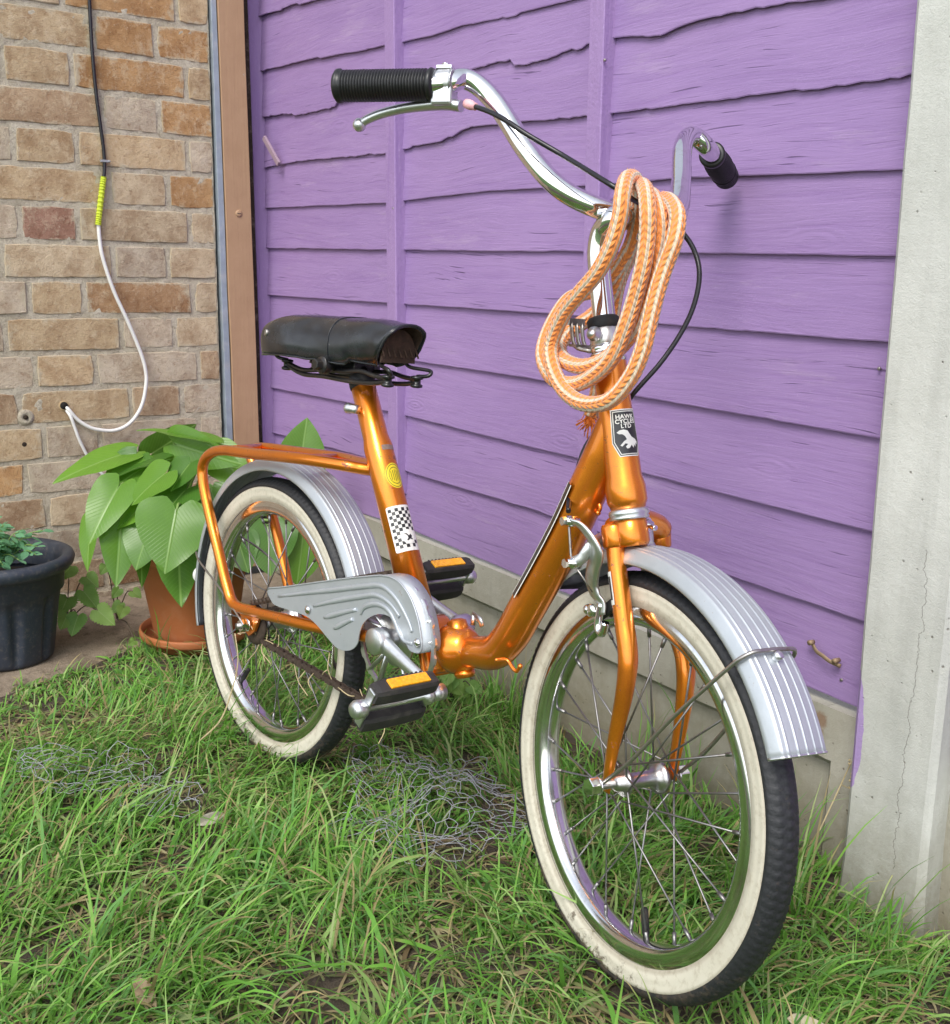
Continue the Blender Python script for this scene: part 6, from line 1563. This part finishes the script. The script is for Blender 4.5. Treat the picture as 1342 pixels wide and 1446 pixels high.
weed(V(wb['c0']), [(*V(p), s) for p, s in wb['a']], 'low nettle like weed with pale serrated leaves beside the black pot', 2)
weed(V(wb['c1']), [(*V(p), s) for p, s in wb['b']], 'straggly round leaved weed against the brick wall between the two pots', 4)

for gi, (gp_, lb) in enumerate(zip(DT['gw'][1:2], ('small green weed against the gravel board behind the pedal',))):
    rw_ = random.Random(gi + 40); n_ = (9, 7, 6)[gi]
    weed(V((gp_[0], gp_[1], gp_[2] - .01)), [(gp_[0] + rw_.uniform(-.045, .045), gp_[1] + rw_.uniform(-.04, .03), gp_[2] + rw_.uniform(.03, .07), (.022, .018, .016)[gi] * rw_.uniform(.8, 1.2)) for _ in range(n_)], lb, 60 + gi)

# dead leaf, dry stem, chicken wire
def deadleaf(c, Lf, Wf, rz, tilt, label, col=(.46, .40, .28)):
    vs, fs, uv = leaf_geo(Lf, Wf, .5, .15, heart=False, nu=10, nv=3, wave=.15)
    g = MB(); g.add(vs, fs, True, uv); ob = g.build('dead_leaf', simple('dead_leaf', col, .7, 0, 0, .3, 150, .3, 200)); ob.location = c; ob.rotation_euler = (tilt, .1, rz); tag(ob, label, 'leaf')
deadleaf(V(DT['dl'][0]), .045, .017, radians(35), .5, 'pale dry leaf lying in the grass below the front wheel')
deadleaf(V(DT['dl'][1]), .055, .016, radians(115), .7, 'long pale dry leaf in the grass left of the wire netting', (.50, .47, .36))
deadleaf(V(DT['dl'][2]), .04, .018, radians(10), .2, 'brown dry leaf on bare soil in the lower left grass', (.30, .22, .13))
g = MB(); P = [V(p) for p in DT['drystem']]
g.tube(cat(P, 6), lerpl([.0011, .001, .0009, .0006], 3 * 6 + 1), 6); g.tube([P[2], P[2] + V((.022, 0, .0)), P[2] + V((.03, -.002, .001))], .0006, 5)
for k in range(8): q = P[3] + V((random.uniform(-.004, .004), random.uniform(-.004, .004), -.01 * k * .5)); g.sphere(q, .0016, 6)
tag(g.build('dry_weed', MT['straw']), 'thin dry plant stem leaning on the gravel board next to the post', 'stem')

def netting(poly, label, seed, cell=.015):
    rnd = random.Random(seed); g = MB()
    P = [V(p) for p in poly]
    xs = [p.x for p in P]; ys = [p.y for p in P]
    from mathutils.geometry import intersect_point_tri_2d
    tri = tessellate_polygon([[V((p.x, p.y, 0)) for p in P]])
    def inside(x, y):
        return any(intersect_point_tri_2d(V((x, y)), P[a].xy, P[b].xy, P[c].xy) for a, b, c in tri)
    def disp(x, y):
        q = noise.noise_vector(V((x * 5, y * 5, seed))) * .05 + noise.noise_vector(V((x * 16, y * 16, seed))) * .020
        z = .017 + abs(noise.noise(V((x * 7, y * 7, seed * 2)))) * .05 + .014 * noise.noise(V((x * 30, y * 30, 0)))
        return V((x + q.x, y + q.y, gz(x, y) + max(.004, z)))
    h = cell * sqrt(3) / 2
    for layer in range(2):
        ang = rnd.uniform(0, pi); ca, sa = cos(ang), sin(ang); cx, cy = sum(xs) / len(xs), sum(ys) / len(ys)
        R_ = 30
        for i in range(-R_, R_):
            for j in range(-R_, R_):
                # honeycomb vertices (three edges from each A vertex)
                ax_ = i * cell * 1.5; ay = (j + .5 * (i % 2)) * h * 2
                for (dx, dy) in ((cell * .5, h), (-cell, 0), (cell * .5, -h)):
                    p0 = (ax_, ay); p1 = (ax_ + dx, ay + dy)
                    w0 = (cx + p0[0] * ca - p0[1] * sa, cy + p0[0] * sa + p0[1] * ca); w1 = (cx + p1[0] * ca - p1[1] * sa, cy + p1[0] * sa + p1[1] * ca)
                    if inside(*w0) and inside(*w1) and rnd.random() < .93:
                        A, B = disp(*w0), disp(*w1); A.z += layer * .008; B.z += layer * .008
                        g.tube([A, (A + B) / 2 + V((rnd.uniform(-.001, .001), rnd.uniform(-.001, .001), rnd.uniform(-.001, .002))), B], .00052, 4, caps=False)
    ob = g.build('wire_netting', MT['wire']); tag(ob, label, 'wire netting')
netting(DT['netB'], 'crumpled grey chicken wire lying in the grass between the two wheels', 3)
netting(DT['netA'], 'narrow strip of grey chicken wire in the grass at the left', 8)

# ------------------------------------------------------------------ grass
def build_grass():
    def mask(x, y):
        ok = (x > edge_x_np(y) + .0) & (y < -.012) & (x < .9)
        ok &= ~((x > -.72) & (x < -.57) & (y > -.065))
        return ok
    def edge_x_np(y): return -1.925 - .45 * np.maximum(0, y + .70) + .035 * np.sin(y * 31) + .02 * np.sin(y * 83)
    nc = 4900
    cx = rng.uniform(-2.05, -.15, nc); cy = rng.uniform(-1.35, 0, nc)
    keep = mask(cx, cy)
    # bare patches
    pn = np.array([noise.noise(V((a * 5.5, b * 5.5, 9))) for a, b in zip(cx, cy)])
    keep &= (pn < .25) | (rng.random(nc) < .20)
    cx, cy, pn = cx[keep], cy[keep], pn[keep]; nc = len(cx)
    nth = 950; tcx = rng.uniform(-2.0, -.15, nth); tcy = rng.uniform(-1.2, -.02, nth); km = mask(tcx, tcy); tcx, tcy = tcx[km], tcy[km]
    nlive = nc; cx = np.concatenate([cx, tcx]); cy = np.concatenate([cy, tcy]); nc = len(cx)
    nb = rng.integers(6, 18, nc)
    ci = np.repeat(np.arange(nc), nb); N = len(ci); th = ci >= nlive
    fence = np.clip((cy + .16) / .12, 0, 1)
    wind = rng.uniform(0, 2 * pi, nc) * .35 + np.array([2.2 * noise.noise(V((a * 3, b * 3, 2))) * pi for a, b in zip(cx, cy)])
    tuft = rng.random(nc) < .14
    clen = rng.uniform(.030, .074, nc) * (1 - .30 * fence) * np.where(tuft, 1.5, 1)
    tall = np.array([(-1.40, -.045), (-1.385, -.06), (-1.36, -.05), (-1.33, -.07), (-1.30, -.05), (-.77, -.10), (-.745, -.13), (-.70, -.14), (-1.05, -.05), (-1.02, -.06), (-.98, -.05), (-.93, -.07), (-.60, -.12), (-1.95, -.42), (-1.93, -.46)])
    for q, (a_, b_) in enumerate(tall):
        k_ = nlive - 1 - q; cx[k_] = a_; cy[k_] = b_; clen[k_] = .105 + .02 * (q % 3)
    istall = (np.arange(nc) < nlive) & (np.arange(nc) >= nlive - len(tall))
    clen = np.where(istall, clen, 1) * np.where(istall, 1, clen) if False else clen
    clen = clen * np.where(istall, 1, 1) * np.clip((cx - edge_x_np(cy)) / .22, .42, 1)
    bx = cx[ci] + rng.normal(0, .011, N); by = cy[ci] + rng.normal(0, .011, N)
    by = np.minimum(by, -.018)
    az = wind[ci] + rng.normal(0, .85, N)
    el0 = np.radians(rng.uniform(12, 78, N)) + .15 * fence[ci]
    tl = istall[ci]; el0 = np.where(tl, np.radians(rng.uniform(62, 88, N)), el0)
    el0 = np.where(th, np.radians(rng.uniform(2, 30, N)), el0)
    az = np.where(th, rng.uniform(0, 2 * pi, N), az)
    bx = np.where(th, bx + rng.normal(0, .03, N), bx); by = np.where(th, by + rng.normal(0, .03, N), by)
    bend = rng.uniform(.3, 1.9, N) * (1 - .45 * fence[ci])
    bend = np.where(istall[ci], bend * .5, bend)
    ln = clen[ci] * rng.uniform(.55, 1.55, N)
    wd = rng.uniform(.0007, .0018, N)
    wd[rng.random(N) < .07] *= 1.8
    S = 5
    ts = np.linspace(0, 1, S + 1)
    g0 = np.array([gz(a, b) for a, b in zip(bx, by)])
    P = np.zeros((N, S + 1, 3)); P[:, 0] = np.c_[bx, by, g0 - .002]
    elv = el0.copy(); azv = az.copy(); tw = rng.normal(0, .35, N)
    for k in range(1, S + 1):
        step = ln / S
        P[:, k, 0] = P[:, k - 1, 0] + np.cos(elv) * np.cos(azv) * step
        P[:, k, 1] = P[:, k - 1, 1] + np.cos(elv) * np.sin(azv) * step
        P[:, k, 2] = np.maximum(P[:, k - 1, 2] + np.sin(elv) * step, g0 + .003)
        elv -= bend / S * (k / S + .5) * 1.1; azv += tw / S
        P[:, k, 1] = np.minimum(P[:, k, 1], -.016)
    P[:, :, 0] = np.maximum(P[:, :, 0], -2.1)
    side = np.stack([-np.sin(az), np.cos(az), rng.normal(0, .45, N)], 1); side /= np.linalg.norm(side, axis=1)[:, None]
    prof = np.array([.75, 1, 1, .85, .55, .06])
    A = P - side[:, None] * (wd[:, None] * prof)[:, :, None]; B = P + side[:, None] * (wd[:, None] * prof)[:, :, None]
    verts = np.stack([A, B], 2).reshape(-1, 3)
    base = (np.arange(N) * (S + 1) * 2)[:, None] + (np.arange(S) * 2)[None]
    quads = np.stack([base, base + 1, base + 3, base + 2], -1).reshape(-1, 4)
    me = bpy.data.meshes.new('grass')
    me.vertices.add(len(verts)); me.vertices.foreach_set('co', verts.astype(np.float32).ravel())
    me.loops.add(quads.size); me.loops.foreach_set('vertex_index', quads.astype(np.int32).ravel())
    me.polygons.add(len(quads)); me.polygons.foreach_set('loop_start', np.arange(0, quads.size, 4, dtype=np.int32)); me.polygons.foreach_set('loop_total', np.full(len(quads), 4, dtype=np.int32))
    me.polygons.foreach_set('use_smooth', np.ones(len(quads), dtype=bool))
    pal = np.array([[.13, .32, .045], [.17, .39, .055], [.22, .44, .075], [.31, .49, .14], [.15, .34, .085]])
    c = pal[rng.integers(0, len(pal), N)] * rng.uniform(.8, 1.2, N)[:, None]
    dry = rng.random(N) < .08; c[dry] = np.array([.42, .34, .16]) * rng.uniform(.7, 1.2, dry.sum())[:, None]
    tc_ = np.array([[.40, .32, .18], [.24, .17, .09], [.48, .42, .24], [.17, .20, .07], [.30, .34, .13]]); c[th] = tc_[rng.integers(0, 5, th.sum())] * rng.uniform(.7, 1.1, th.sum())[:, None]
    pale = rng.random(N) < .06; c[pale] = np.array([.34, .42, .17]) * rng.uniform(.8, 1.2, pale.sum())[:, None]
    cc = np.repeat(c, (S + 1) * 2, 0).reshape(N, S + 1, 2, 3)
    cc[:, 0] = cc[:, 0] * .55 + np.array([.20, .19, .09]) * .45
    tipd = rng.random(N) < .18; cc[tipd, -2:] = np.array([.46, .38, .18])
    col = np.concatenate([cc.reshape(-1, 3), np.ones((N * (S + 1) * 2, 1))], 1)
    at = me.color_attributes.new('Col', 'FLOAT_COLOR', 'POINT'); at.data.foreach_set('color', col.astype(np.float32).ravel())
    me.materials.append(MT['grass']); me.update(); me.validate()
    o = bpy.data.objects.new('grass', me); COL.objects.link(o); o['kind'] = 'stuff'
    tag(o, 'long tangled green lawn grass with straw coloured blades', 'grass')
    print('grass blades', N)
build_grass()
